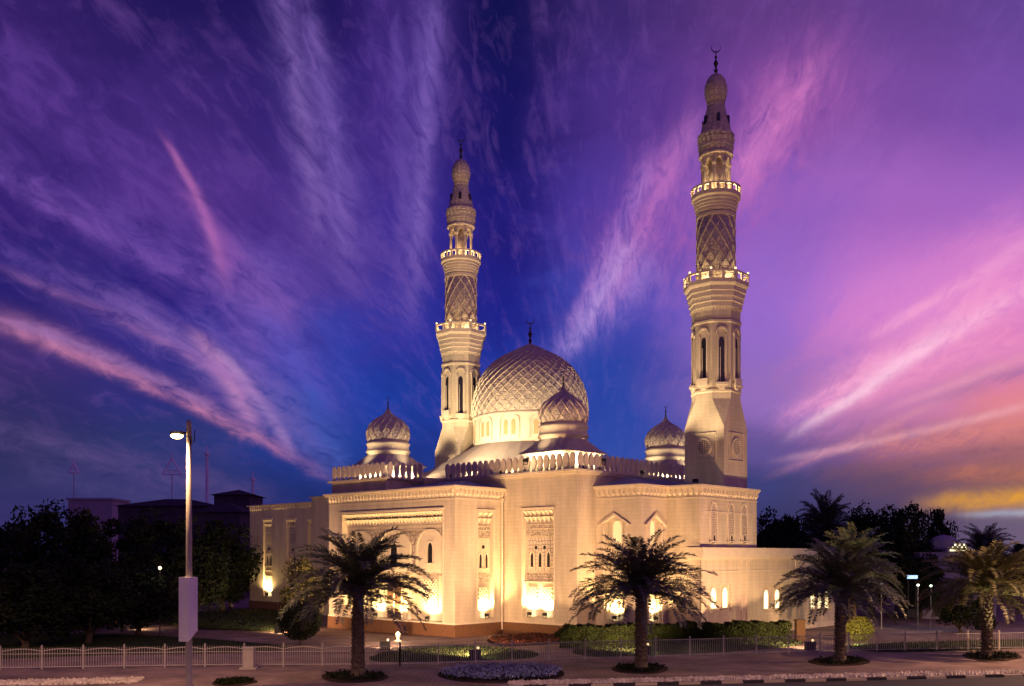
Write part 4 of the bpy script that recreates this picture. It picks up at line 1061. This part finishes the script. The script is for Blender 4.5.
# ------------------------------------------------------------------ fence
fp = [(-60,684),(0,670),(205,667),(400,666),(512,662),(690,657),(820,652.5),(905,651),(1090,648)]
FPts = [G(a, b, PZ) for a, b in fp]
def fence(i0, i1, label, style, h):
    root = empty('fence', FPts[i0]); tag(root, label, 'fence'); base = FPts[i0]
    posts = []; 
    pts = FPts[i0:i1+1]; seg = []
    for a, b in zip(pts[:-1], pts[1:]):
        n = max(1, round((b-a).length/2.5)); seg += [a.lerp(b, k/n) for k in range(n)]
    seg.append(pts[-1])
    loc = [p-base for p in seg]
    pm = 'white_metal'
    for p in loc:
        m = MB(); r = .045; m.box(-r,r,-r,r,0,h+.06); m.box(-r-.015,r+.015,-r-.015,r+.015,h+.06,h+.1)
        if style: m.lathe([(.02,h+.1),(.05,h+.14),(.02,h+.2)], 8)
        o = m.build('post', pm, root); o.location = p
    for a, b in zip(loc[:-1], loc[1:]):
        d = b-a; L = d.length; e = d/L; n = int(L/.14); m = MB()
        T = lambda x, y, z: (a.x+e.x*x-e.y*y, a.y+e.y*x+e.x*y, z)
        arc = lambda x: (h-.16+.14*math.sin(PI*x/L)) if style else h-.08
        K_ = 8
        for k in range(K_):
            x0, x1 = L*k/K_, L*(k+1)/K_
            m.add([T(x0,-.02,arc(x0)-.05),T(x1,-.02,arc(x1)-.05),T(x1,-.02,arc(x1)),T(x0,-.02,arc(x0)),T(x0,.02,arc(x0)-.05),T(x1,.02,arc(x1)-.05),T(x1,.02,arc(x1)),T(x0,.02,arc(x0))], [(0,1,2,3),(7,6,5,4),(0,4,5,1),(3,2,6,7)])
        m.box(.04,L-.04,-.02,.02,.12,.17,T)
        if style: m.box(.04,L-.04,-.018,.018,h-.36,h-.32,T)
        for k in range(1, n):
            x = L*k/n; m.box(x-.012,x+.012,-.012,.012,.1,(h+.02 if style else arc(x)),T)
        m.build('railing_panel', 'white_metal' if style else 'grey_metal', root)
fence(0, 3, 'white metal fence with arched railing panels left of the near palm', True, 1.28)
fence(3, 8, 'thin grey metal fence with straight railing panels from the near palm rightwards', False, 1.3)
p = G(250, 668.5, PZ)
m = MB(); m.box(-.32,.32,-.2,.2,.0,1.25); m.box(-.36,.36,-.24,.24,1.25,1.33); m.box(-.5,.5,-.3,.3,0,.1); o = m.build('gate_pillar', 'white_metal'); o.location = p+Vector((0,-.25,0)); tag(o, 'short white utility pillar standing against the white arched fence', 'pillar')

# ------------------------------------------------------------------ vegetation
def cloud(n, rx, ry, rz, clumps, crad, seed):
    r = np.random.default_rng(seed); C = r.normal(size=(clumps,3)); C /= np.linalg.norm(C, axis=1)[:,None]; C *= (r.uniform(.25,1,(clumps,1))**.5); C[:,2] = C[:,2]*.9
    k = r.integers(0, clumps, n); s = r.uniform(.5,1.1,clumps)[k]
    d = r.normal(size=(n,3)); d /= np.linalg.norm(d, axis=1)[:,None]; d *= r.uniform(.45,1,(n,1))*(crad*s)[:,None]
    P = C[k]*np.array([rx,ry,rz])*(.85)+d
    return P
def tree_meshes(seed, h, w, trunk_h, leaf='leaf', n=5200, size=.2, clumps=34, crad=1.35):
    root = empty('tree'); r = random.Random(seed); m = MB()
    m.tube([(0,0,0),(.1,.05,trunk_h*.5),(0,.1,trunk_h),(.2,0,h*.6)], [.26,.2,.17,.06], 8)
    for k in range(6):
        a = k*PI/3+r.random(); b = r.uniform(.4,.8); z = trunk_h*r.uniform(.7,1.1)
        m.tube([(0,.05,z),(w*.25*b*math.cos(a), w*.25*b*math.sin(a), z+h*.15),(w*.42*b*math.cos(a), w*.42*b*math.sin(a), z+h*.36)], [.12,.08,.03], 6)
    m.build('trunk', 'bark', root)
    ch = h-trunk_h*.4; P = cloud(n, w/2, w/2, ch/2, clumps, crad, seed)+np.array([0,0,h-ch/2-.3])
    P = P[P[:,2] > .4]
    quads('crown', scatter_quads(P, size), leaf, root)
    return root
def place(proto, used, x, y, rz, sc, label, cat, group, name=None):
    o = proto if not used else copy_tree(proto)
    if name: o.name = name
    o.location = (x, y, PZ*0); o.rotation_euler = (0,0,rz); o.scale = (sc,sc,sc) if not isinstance(sc, tuple) else sc
    tag(o, label, cat, group); return o
tA = tree_meshes(1, 10.5, 9.5, 1.6, n=8500); tB = tree_meshes(2, 10.5, 8., 1.6, clumps=48, crad=1.2, n=8500); tC = tree_meshes(3, 9., 6., 1.0, clumps=30, crad=1.35, n=7000)
U = {}
def T_(kind, px, ytop, Y, wpx, label, rz):
    pr, bh, bw = {'A':(tA,10.8,10.6),'B':(tB,10.8,9.2),'C':(tC,9.2,7.4)}[kind]
    h = HC+(HY-ytop)/F*Y; w = wpx/F*Y; x = (px-HX)/F*Y
    o = place(pr, U.get(kind), x, Y, rz, (w/bw, w/bw, h/bh), label, 'tree', 'dark garden trees'); U[kind] = True; return o
T_('A', 12, 497, 84, 130, 'dark bushy tree at the left edge behind the arched fence', 0)
T_('B', 60, 480, 90, 120, 'tallest dark tree of the left group under the pale triangular mast', 1)
T_('A', 116, 492, 92, 130, 'broad dark tree left of the street lamp pole', 2)
T_('B', 158, 494, 104, 110, 'dark tree in front of the long tiled villa roof', 3.1)
T_('C', 222, 506, 116, 90, 'dark tree between the street lamp and the left wing of the mosque', .4)
T_('C', 190, 530, 96, 90, 'low dark tree directly right of the lamp pole', 4)
T_('C', -30, 520, 78, 130, 'dark tree cut by the left edge of the view', 2.4)
T_('C', 88, 545, 74, 120, 'low dark tree in the middle of the left garden', 5)
T_('C', 25, 550, 70, 130, 'low dark tree nearest the arched fence on the far left', 1.2)
T_('C', 140, 556, 82, 110, 'low spreading dark tree just left of the lamp pole', 2.9)
T_('A', 230, 548, 124, 70, 'small dark tree touching the outer edge of the left wing', 3.7)
T_('B', 778, 494, 118, 84, 'dark tree just behind the right corner of the mosque', 2)
T_('A', 806, 492, 124, 76, 'dark tree left of the tall silhouetted palm', 1)
T_('B', 872, 486, 112, 84, 'dark tree behind the right hand palm crown', .6)
T_('C', 905, 486, 108, 66, 'dark upright tree between the right hand palm and the lit pavilion', 1.6)
T_('C', 936, 492, 118, 48, 'narrow dark tree just left of the lit pavilion', 3)
T_('A', 850, 506, 106, 130, 'broad dark tree above the pale lamp globe on the right', 4)
T_('B', 920, 540, 102, 70, 'low dark tree left of the pale blue lit panel', 5.)
T_('A', 1010, 530, 150, 90, 'distant dark tree under the orange sky at the right edge', 0.3)
T_('B', 1070, 526, 140, 110, 'dark tree cut by the right edge of the view', 2.2)
T_('C', 960, 575, 84, 60, 'dark bush behind the grey fence left of the rightmost palm', .2)
# clipped round bush on a stem
def ball(name, px, py, r, zc, leaf, label, cat, n=2600, size=.09):
    p = G(px, py, PZ); root = empty(name, (p.x, p.y, PZ)); m = MB(); m.tube([(0,0,0),(.06,0,zc*.5),(0,0,zc)], [.09,.07,.05], 8)
    for k in range(5): m.tube([(0,0,zc*.7),(r*.5*math.cos(k*1.25), r*.5*math.sin(k*1.25), zc+r*.2)], [.05,.02], 5)
    m.build('trunk', 'bark', root)
    d = RNG.normal(size=(n,3)); d /= np.linalg.norm(d, axis=1)[:,None]; d *= (RNG.uniform(.5,1.06,(n,1))**.6)*r; d[:,2] *= .92
    quads('crown', scatter_quads(d+np.array([0,0,zc]), size), leaf, root); tag(root, label, cat); return root
ball('round_bush', 300, 646, 1.62, 1.95, 'leaf', 'dark round clipped bush on a thin stem left of the near palm', 'bush', 5200, .1)
ball('yellow_shrub', 860, 641, 1.1, .95, 'leafy', 'yellow lit shrub glowing beside the right hand palm trunk', 'shrub', 1800)
pq = G(858, 646, PZ); spot(pq+Vector((-.2,-.6,.3)), pq+Vector((0,1,1.2)), 1800, 120, .8, (1,.85,.3), .1)
ball('low_shrub', 985, 630, 1.0, .7, 'leaf', 'low dark shrub behind the fence beside the rightmost palm', 'shrub', 1500)
# hedge
hp0, hp1 = G(560, 648, PZ), G(792, 642, PZ)
hd = hp1-hp0; hl_ = hd.length; he = hd/hl_; hn = Vector((-he.y, he.x, 0))
n = 42000; a = RNG.uniform(0, hl_, n); o_ = RNG.uniform(0, 1.6, n); z = RNG.uniform(0,1,n)
top = 1.55+.07*np.sin(a*1.3)+.06*np.sin(a*3.1)+.07*np.sin(a*7.7)+.05*np.sin(a*17.); top -= np.clip(.8-a,0,1)*.9
face = RNG.random(n); o_ = np.where(face < .5, RNG.uniform(-.06,.22,n), o_); zz_ = np.where(face < .5, z*top, top-RNG.uniform(0,.25,n))
P = np.stack([hp0.x+he.x*a+hn.x*o_, hp0.y+he.y*a+hn.y*o_, PZ+zz_],1)
hr = empty('hedge', hp0); hq = quads('foliage', scatter_quads(P-np.array(hp0), .075), 'leaf2', hr)
m = MB()
T = lambda x, y, z: (he.x*x+hn.x*y, he.y*x+hn.y*y, z)
for k in range(40): x = (k+.5)*hl_/40; m.tube([T(x,.7,0), T(x+.1,.75,.6), T(x-.05,.6,1.2)], [.05,.04,.02], 5)
m.build('stem', 'bark', hr)
m = MB(); m.box(.4,hl_-.3,.25,1.3,.1,1.25,T); m.build('inner_growth', 'leaf', hr)
tag(hr, 'long clipped green hedge in front of the right half of the mosque', 'hedge')
m = MB(); m.box(-.35,.35,-.3,.3,0,1.6); m.box(-.4,.4,-.35,.35,1.6,1.7); o = m.build('brick_pillar', 'dark_brick'); o.location = G(800,641,PZ); tag(o, 'brown stone pillar at the right end of the hedge', 'pillar')
# palms
def palm_mesh(seed, th, R, nf=58, leaf='frond', trunk_r=.30, lean=.1):
    r = random.Random(seed); rg = np.random.default_rng(seed); root = empty('date_palm')
    m = MB(); K_ = int(th/.13)
    pr = []
    for k in range(K_+1):
        z = th*k/K_; rr = trunk_r*(1.12-.2*k/K_)+(.035 if k % 2 else -.02)+(.14*max(0,1-z/.5)); pr.append((rr, z))
    m.lathe(pr, 14)
    for k in range(K_*4):                                # leaf-base stubs in spirals
        z = .35+(th-.3)*k/(K_*4); a = k*2.4; rr = trunk_r*(1.1-.2*z/th)
        q = Vector((math.cos(a), math.sin(a), 0)); tq = Vector((-q.y,q.x,0)); b_ = q*rr+Vector((0,0,z))
        m.add([b_-tq*.09, b_+tq*.09, b_+q*.10+tq*.05+Vector((0,0,.13)), b_+q*.10-tq*.05+Vector((0,0,.13)), b_+Vector((0,0,.14))], [(0,1,2,3),(3,2,4),(0,3,4),(1,4,2)])
    m.build('trunk', 'palm_bark', root)
    Q = []; rac = MB()
    for i in range(nf):
        u = (i+.5)/nf; a = i*2.39996+r.uniform(-.15,.15)
        el0 = math.radians(84-84*u**.9+r.uniform(-9,9)); L = R*(1.16-.42*max(0,.4-u))*r.uniform(.88,1.08)*1.1
        drp = (.55+1.05*(1-abs(u-.45)))*r.uniform(.75,1.25); n = 36; pos = Vector((.12*math.cos(a), .12*math.sin(a), th-.1-.35*u)); pts = [pos.copy()]
        tw = r.uniform(-.25,.25)
        for k in range(n):
            t = k/n; e = el0-drp*t**1.35; aa = a+tw*t*t
            pos = pos+Vector((math.cos(e)*math.cos(aa), math.cos(e)*math.sin(aa), math.sin(e)))*(L/n); pts.append(pos.copy())
        rac.tube([pts[j] for j in range(0, n+1, 3)], [.035*(1-j/n*.8) for j in range(0, n+1, 3)], 4)
        for k in range(4, n+1):
            for sub in (0, .5):
                t = (k-sub)/n; p = pts[k-1].lerp(pts[k], 1-sub) if k > 0 else pts[k]; d = (pts[k]-pts[k-1]).normalized()
                side = d.cross(Vector((0,0,1))); side = side.normalized() if side.length > .05 else Vector((-math.sin(a), math.cos(a), 0)); upv = side.cross(d)
                ll = (.74*math.sin(min(1, t*1.25+.12)*PI*.62)+.06)*(1.0-.55*max(0, t-.6)/.4)*R/4.
                for sg in (1, -1):
                    ld = (side*sg*.9+d*.5+upv*.34*r.uniform(-.3,1.6)+Vector((0,0,-.16*r.uniform(0,1.4)))).normalized()
                    tip = p+ld*ll*r.uniform(.85,1.1); wv = d*.025; md = p.lerp(tip, .5)+upv*.02
                    Q.append([p-wv, md-wv*1.5, tip, md+wv*1.5])
    rac.build('stalk', 'frond', root)
    quads('fronds', np.array([[list(v) for v in q] for q in Q]), leaf, root)
    # dead skirt boots below the crown
    m = MB()
    for k in range(34):
        a = k*2.4; z = th-.05-.6*(k/34); q = Vector((math.cos(a), math.sin(a), 0)); m.tube([q*trunk_r*.7+Vector((0,0,z-.15)), q*(trunk_r+.22)+Vector((0,0,z+.2))], [.09,.03], 5)
    m.build('leaf_boots', 'palm_bark', root)
    return root
pA = palm_mesh(11, 5.1, 3.4, 78); pB = palm_mesh(12, 4.85, 3.6, 72); pC = palm_mesh(13, 4.6, 3.5, 74, 'frond_olive')
PG = 'date palms'
def palm(proto, first, px, py, sc, rz, label, Y=None, ground=PZ):
    p = G(px, py, PZ) if Y is None else Vector(((px-HX)/F*Y, Y, PZ))
    o = proto if first else copy_tree(proto); o.location = p; o.rotation_euler = (0,0,rz); o.scale = (sc,sc,sc) if not isinstance(sc, tuple) else sc
    tag(o, label, 'palm tree', PG); return o
palm(pA, True, 358, 677, 1.03, 0, 'date palm in front of the entrance recess left of the mosque corner')
palm(pB, True, 641, 669.5, 1.02, .8, 'date palm in front of the gabled windows in the middle of the pavement')
palm(pB, False, 840, 662.5, .97, 2.6, 'date palm at the right end of the low annex')
palm(pC, True, 987, 657, 1.04, .3, 'yellowish rightmost date palm in front of the lit pavilion')
tO = tree_meshes(9, 5.6, 4.4, 1.4, leaf='olive', n=5200, size=.12, clumps=26, crad=.8)
tO.name = 'olive_tree'; place(tO, None, (303-HX)/F*77, 77., .6, (1.05,1.05,1.38), 'olive green leafy tree standing behind the round bush beside the near palm', 'tree', None)
palm(pA, False, 826, 0, (1.05,1.05,1.82), 1.1, 'tall silhouetted palm rising behind the dark trees on the right', Y=116)
palm(pA, False, 985, 0, (1.0,1.0,1.34), 2.1, 'silhouetted palm behind the lit pavilion under the orange sky', Y=122)
palm(pB, False, 852, 0, (1.0,1.0,1.18), 4.4, 'brownish palm crown just above the right hand date palm', Y=84)
pw = G(987, 657, PZ); spot(pw+Vector((1.0,-1.5,.3)), pw+Vector((0,-.4,6.)), 1300, 62, .8, (1,.75,.35), .1)
# ground cover, flowers, stones
def flowers(name, pix, n, size, m_, label, h0=.05, h1=.3, cat='flowers', green=True):
    q = inside(pix, n); k = len(q); P = np.concatenate([q, (PZ+RNG.uniform(h0,h1,k))[:,None]],1)
    tag(quads(name, scatter_quads(P, size), m_), label, cat, kind='stuff')
bed = [(440,674),(470,668),(530,667),(560,671),(553,678),(500,681.5),(457,680)]
flowers('blossoms', bed, 2600, .085, 'flower', 'pale blue and white flowers in the oval bed on the pavement', .12, .32)
flowers('leaves', bed, 3000, .08, 'leaf2', 'green leaves under the pale flowers of the oval bed', .02, .2, 'ground cover')
M['red'] = vary(mat('red_leaf', (.16,.035,.025), .7, .2), (.05,.05,.02), 2, .9)
flowers('groundcover', [(490,640),(512,637),(545,636),(562,638),(556,642),(525,645),(502,645)], 3500, .09, 'red', 'reddish ground cover in the bed at the mosque corner', .04, .3, 'ground cover')
flowers('weeds', [(215,683),(228,680),(243,680),(254,682),(238,685),(222,686)], 900, .08, 'leaf2', 'low green weeds on the pavement right of the lamp pole', .02, .2, 'weeds')
for k, pit in enumerate(([(326,675),(342,673),(368,673),(384,676),(376,680),(350,681),(332,680)], [(616,668),(628,666),(650,665.5),(664,668),(656,672),(640,673),(622,671)], [(812,661),(828,659),(850,658),(866,661),(858,664),(840,665),(822,664)], [(966,655),(988,653),(1008,654),(1018,657),(1000,660),(980,660)])):
    flowers('groundcover', pit, 900, .09, 'leaf', ['dark ground cover round the trunk of the near palm','dark ground cover round the trunk of the middle palm','dark ground cover round the palm beside the annex end','dark ground cover round the rightmost palm trunk'][k], .02, .22, 'ground cover')
def chips(name, x0, x1, off0, off1, n, size, label):
    mb = []; r = RNG
    X = r.uniform(x0, x1, n); O = off0+(off1-off0)*(.5+.5*np.clip(r.normal(0,.5,n),-1,1))
    px_ = X*1.0; P = np.stack([X-KD.y*O, 49.9+KS*X+KD.x*O, np.full(n, PZ+.02)],1); s = size*r.uniform(.4,1.4,n)
    # each chip: a small irregular octahedron-like stone
    dirs = np.array([[1,0,0],[0,1,0],[-1,0,0],[0,-1,0],[0,0,.8]])
    V = P[:,None,:]+dirs[None]*s[:,None,None]*r.uniform(.6,1.3,(n,5,1))
    me = bpy.data.meshes.new(name); f = np.array([[0,1,4],[1,2,4],[2,3,4],[3,0,4]]); Fs = (np.arange(n)[:,None,None]*5+f[None]).reshape(-1,3)
    me.from_pydata(V.reshape(-1,3).tolist(), [], Fs.tolist()); me.materials.append(M['stonechip']); o = bpy.data.objects.new(name, me); COL.objects.link(o)
    tag(o, label, 'stones', kind='stuff')
chips('gravel', 0, 36, .15, 1.35, 5600, .125, 'pale loose stones bordering the kerb on the right')
chips('gravel', -30, -19.5, 4.2, 6.4, 1600, .12, 'pale loose stones on the pavement at the far left')

# ------------------------------------------------------------------ background buildings and masts
def villa(px0, px1, ytop, yeave, Y, depth, label, wins=(), mw='villa', lit=False):
    x0, x1 = (px0-HX)/F*Y, (px1-HX)/F*Y; ze, zt = HC+(HY-yeave)/F*Y, HC+(HY-ytop)/F*Y; root = empty('villa', ((x0+x1)/2, Y, 0)); tag(root, label, 'house'); w = (x1-x0)/2
    m = MB(); m.box(-w,w,0,depth,0,ze); m.build('wall', mw, root)
    m = MB(); e = .7; rw = max(.0, w-depth/2); m.add([(-w-e,-e,ze+.003),(w+e,-e,ze+.003),(w+e,depth+e,ze+.003),(-w-e,depth+e,ze+.003),(-rw,depth/2,zt),(rw,depth/2,zt)], [(0,1,5,4),(1,2,5),(2,3,4,5),(3,0,4),(3,2,1,0)]); m.build('roof', 'villa_roof', root)
    for (wx_, wz, ww, wh) in wins:
        m = MB(); m.box(wx_-ww/2,wx_+ww/2,-.05,-.005,wz,wz+wh); win = m.build('window', 'dark', root)
        m = MB(); m.box(wx_-ww/2-.12,wx_+ww/2+.12,-.1,-.0525,wz+wh,wz+wh+.12); m.box(wx_-ww/2-.12,wx_+ww/2+.12,-.1,-.0525,wz-.12,wz); m.box(wx_-.05,wx_+.05,-.09,-.0525,wz,wz+wh); m.build('frame', 'villa', win)
    return root
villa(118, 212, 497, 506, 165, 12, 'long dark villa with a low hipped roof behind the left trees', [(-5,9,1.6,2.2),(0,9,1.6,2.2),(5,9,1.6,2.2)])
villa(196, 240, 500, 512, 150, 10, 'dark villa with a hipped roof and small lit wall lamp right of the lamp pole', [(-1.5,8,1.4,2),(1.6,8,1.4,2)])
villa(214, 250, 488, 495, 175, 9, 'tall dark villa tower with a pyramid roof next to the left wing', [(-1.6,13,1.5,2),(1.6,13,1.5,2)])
m = MB(); Y = 220; w = 44/F*Y/2; m.box(-w,w,0,10,0,HC+(HY-500)/F*Y); m.box(-w-.3,w+.3,-.3,10.3,HC+(HY-500)/F*Y+.003,HC+(HY-498)/F*Y)
for k in range(4): m.box(-w+1+k*2.2,-w+2+k*2.2,-.1,-.003,14,16.5)
o = m.build('flat_roofed_house', 'pale', loc=((90-HX)/F*Y, Y, 0)); tag(o, 'pale flat roofed house above the tree tops below the triangular mast', 'house')
def mast(px, ybase, ytop, Y, style, label):
    x = (px-HX)/F*Y; z0, z1 = 0, HC+(HY-ytop)/F*Y; zb = HC+(HY-ybase)/F*Y; root = empty('radio_mast', (x, Y, 0)); tag(root, label, 'mast'); m = MB(); k = Y/F
    if style == 'tri':
        w = (5.5 if px < 100 else 9.5)*k; h0 = zb
        for q in ((-w,0),(w,0)): m.tube([(q[0],0,h0),(0,0,z1-3*k)], 0.85*k, 5)
        m.tube([(-w,0,h0+.5*k),(w,0,h0+.5*k)], 0.68*k, 5); m.tube([(-w*.5,0,h0+4.5*k),(w*.5,0,h0+4.5*k)], 0.51*k, 5)
        m.tube([(-w*.5,0,h0+4.5*k),(0,0,h0+.5*k),(w*.5,0,h0+4.5*k)], 0.42*k, 5)
        m.tube([(0,0,z1-3*k),(0,0,z1+3*k)], 0.59*k, 5); m.build('lattice_frame', 'mast', root)
        m = MB(); m.tube([(0,0,0),(0,0,zb)], .45*k, 6); m.build('pole', 'grey_metal', root)
    else:
        r = 1.6*k
        for a in range(4): m.tube([(r*math.cos(a*PI/2+.6), r*math.sin(a*PI/2+.6), 0), (r*.6*math.cos(a*PI/2+.6), r*.6*math.sin(a*PI/2+.6), z1-8*k)], .4*k, 4)
        z = 2; n_ = 0
        while z < z1-8*k: m.box(-r,r,-r,r,z,z+.35*k); z += 3.1*k
        m.tube([(0,0,z1-9*k),(0,0,z1)], 0.51*k, 5); m.build('lattice_frame', 'mast', root)
        m = MB(); m.lathe([(.5*k,z1-9*k),(2.6*k,z1-8.6*k),(2.6*k,z1-6.4*k),(.5*k,z1-6*k)], 10); m.build('platform', 'mast', root)
M['mast'] = mat('pale_mast_paint', (.85,.87,.95), .5, .4)
mast(74, 473, 461, 240, 'tri', 'pale triangular mast high above the left trees')
mast(172, 475, 455, 240, 'tri', 'pale triangular mast just left of the street lamp pole')
mast(207, 500, 446, 260, 'lat', 'tall pale lattice mast right of the street lamp pole')
mast(253, 500, 472, 260, 'lat', 'shorter lattice mast above the edge of the left wing')
# lit pavilion on the right
Y = 104; x = (958-HX)/F*Y; kk = Y/F; pv = empty('pavilion', (x, Y, 0)); tag(pv, 'small domed pavilion with a lit triangular gable far behind the rightmost palm', 'pavilion')
m = MB(); m.box(-4.2,4.2,0,7,0,HC+(HY-552)/F*Y); m.build('wall', 'pale', pv)
zg = HC+(HY-552)/F*Y+.01
m = MB(); m.prism([(-13*kk,zg),(13*kk,zg),(0,zg+11*kk)], -.35, .3, lambda a, o_, z: (a, o_, z)); m.build('gable', 'pale', pv)
m = MB()
for r_ in range(3):
    for k in range(-4+r_, 5-r_):
        if (k+r_) % 2 == 0 or r_ == 0: m.box(k*2.2*kk-.75*kk, k*2.2*kk+.75*kk, -.42,-.36, zg+(.8+2.7*r_)*kk, zg+(2.6+2.7*r_)*kk)
m.build('gable_light', 'gable_glow', pv) if M.setdefault('gable_glow', mat('lit_gable_glass', (.6,.6,.4), .5, .3, (1,.9,.5), 2.2)) else None
m = MB(); R = 17*kk; m.lathe([(R*math.cos(t)*1.0, zg+2.*kk+R*.92*math.sin(t)) for t in [i*PI/2/12 for i in range(13)]][:-1]+[(.02, zg+2*kk+R*.95)], 32, (2*kk, 4, 0)); m.build('dome', 'pale', pv, True)
for px, py, mm, lb in ((881.5,584,'globe_green','pale lamp globe on a post between the two right hand palms'), (918,585,'globe_green','left one of two close pale lamp globes before the pavilion'), (931,586,'globe_green','right one of two close pale lamp globes before the pavilion'), (961,586,'globe_green','pale lamp globe left of the rightmost palm trunk')):
    Y = 88; p = Vector(((px-HX)/F*Y, Y, 0)); z = HC+(HY-py)/F*Y; r_ = empty('garden_lamp', p); tag(r_, lb, 'garden lamp', 'pale globe garden lamps')
    m = MB(); m.lathe([(.1,0),(.1,.2),(.045,.25),(.04,z-.15),(.1,z-.12)], 10); m.build('pole', 'grey_metal', r_)
    m = MB(); m.lathe([(.02,z-.13),(.1,z-.08),(.14,z),(.1,z+.08),(.02,z+.13)], 12); m.build('lamp_globe', mm, r_, True)
    l = bpy.data.lights.new('globe_light', 'POINT'); l.energy = 60; l.color = (.9,1,.8); l.shadow_soft_size = .2; o = bpy.data.objects.new('globe_light', l); COL.objects.link(o); o.parent = r_; o.location = (0,0,z+.45)
M['blue_panel'] = mat('blue_lit_panel', (.4,.5,.7), .4, .3, (.4,.7,1), 1.6)
Y = 98; r_ = empty('lit_sign', ((912-HX)/F*Y, Y, 0)); tag(r_, 'pale blue lit panel on posts behind the right hand palms', 'sign')
z = HC+(HY-577)/F*Y; m = MB(); m.box(-.6,.6,-.08,.08,z-.24,z+.24); m.build('frame', 'housing', r_); m = MB(); m.box(-.54,.54,-.1,-.083,z-.17,z+.17); m.build('panel', 'blue_panel', r_)
for q in (-.4,.4):
    m = MB(); m.box(q-.05,q+.05,-.05,.05,0,z-.243); m.build('post', 'housing', r_)
# white round lamp on the entrance path and dim lamps in the left garden
for px, py, r0, lb, e in ((398,641,.10,'glowing white globe lamp on a pedestal before the entrance','globe'), (154,617,.12,'small white lamp pedestal under the left trees','stonechip'), (232,607,.16,'pale utility box on the path left of the left wing','stonechip')):
    p = G(px, py, PZ); r_ = empty('garden_lamp', p); tag(r_, lb, 'garden lamp')
    m = MB(); m.lathe([(.3,0),(.3,.06),(.14,.1),(.12,.3),(.2,.34),(.2,.38)], 12); m.build('pedestal', 'trim', r_)
    m = MB(); m.lathe([(.04,.38),(r0*1.5,.43),(r0*1.9,.55),(r0*1.5,.68),(.03,.75)], 14); m.build('lamp_globe', e, r_, True)
p = G(398,641,PZ); l = bpy.data.lights.new('globe_light','POINT'); l.energy = 60; l.color = (1,.8,.5); o = bpy.data.objects.new('globe_light', l); COL.objects.link(o); o.location = p+Vector((0,-.5,1.1))
# lit wall lamps in the dark left garden
Y = 80; p = Wp(160, 568, Y); r_ = empty('garden_lamp', (p.x, Y, 0)); tag(r_, 'warm lit lamp glimmering through the left trees beside the lamp pole', 'garden lamp')
m = MB(); m.lathe([(.04,0),(.03,p.z-.2),(.08,p.z-.15)], 8); m.build('pole', 'housing', r_); m = MB(); m.lathe([(.02,p.z-.16),(.12,p.z-.1),(.15,p.z),(.1,p.z+.12),(.02,p.z+.16)], 12); m.build('lamp_globe', 'globe', r_, True)
l = bpy.data.lights.new('globe_light','POINT'); l.energy = 40; l.color = (1,.85,.55); o = bpy.data.objects.new('globe_light', l); COL.objects.link(o); o.parent = r_; o.location = (0,-.5,p.z)
print('objects', len(bpy.data.objects))
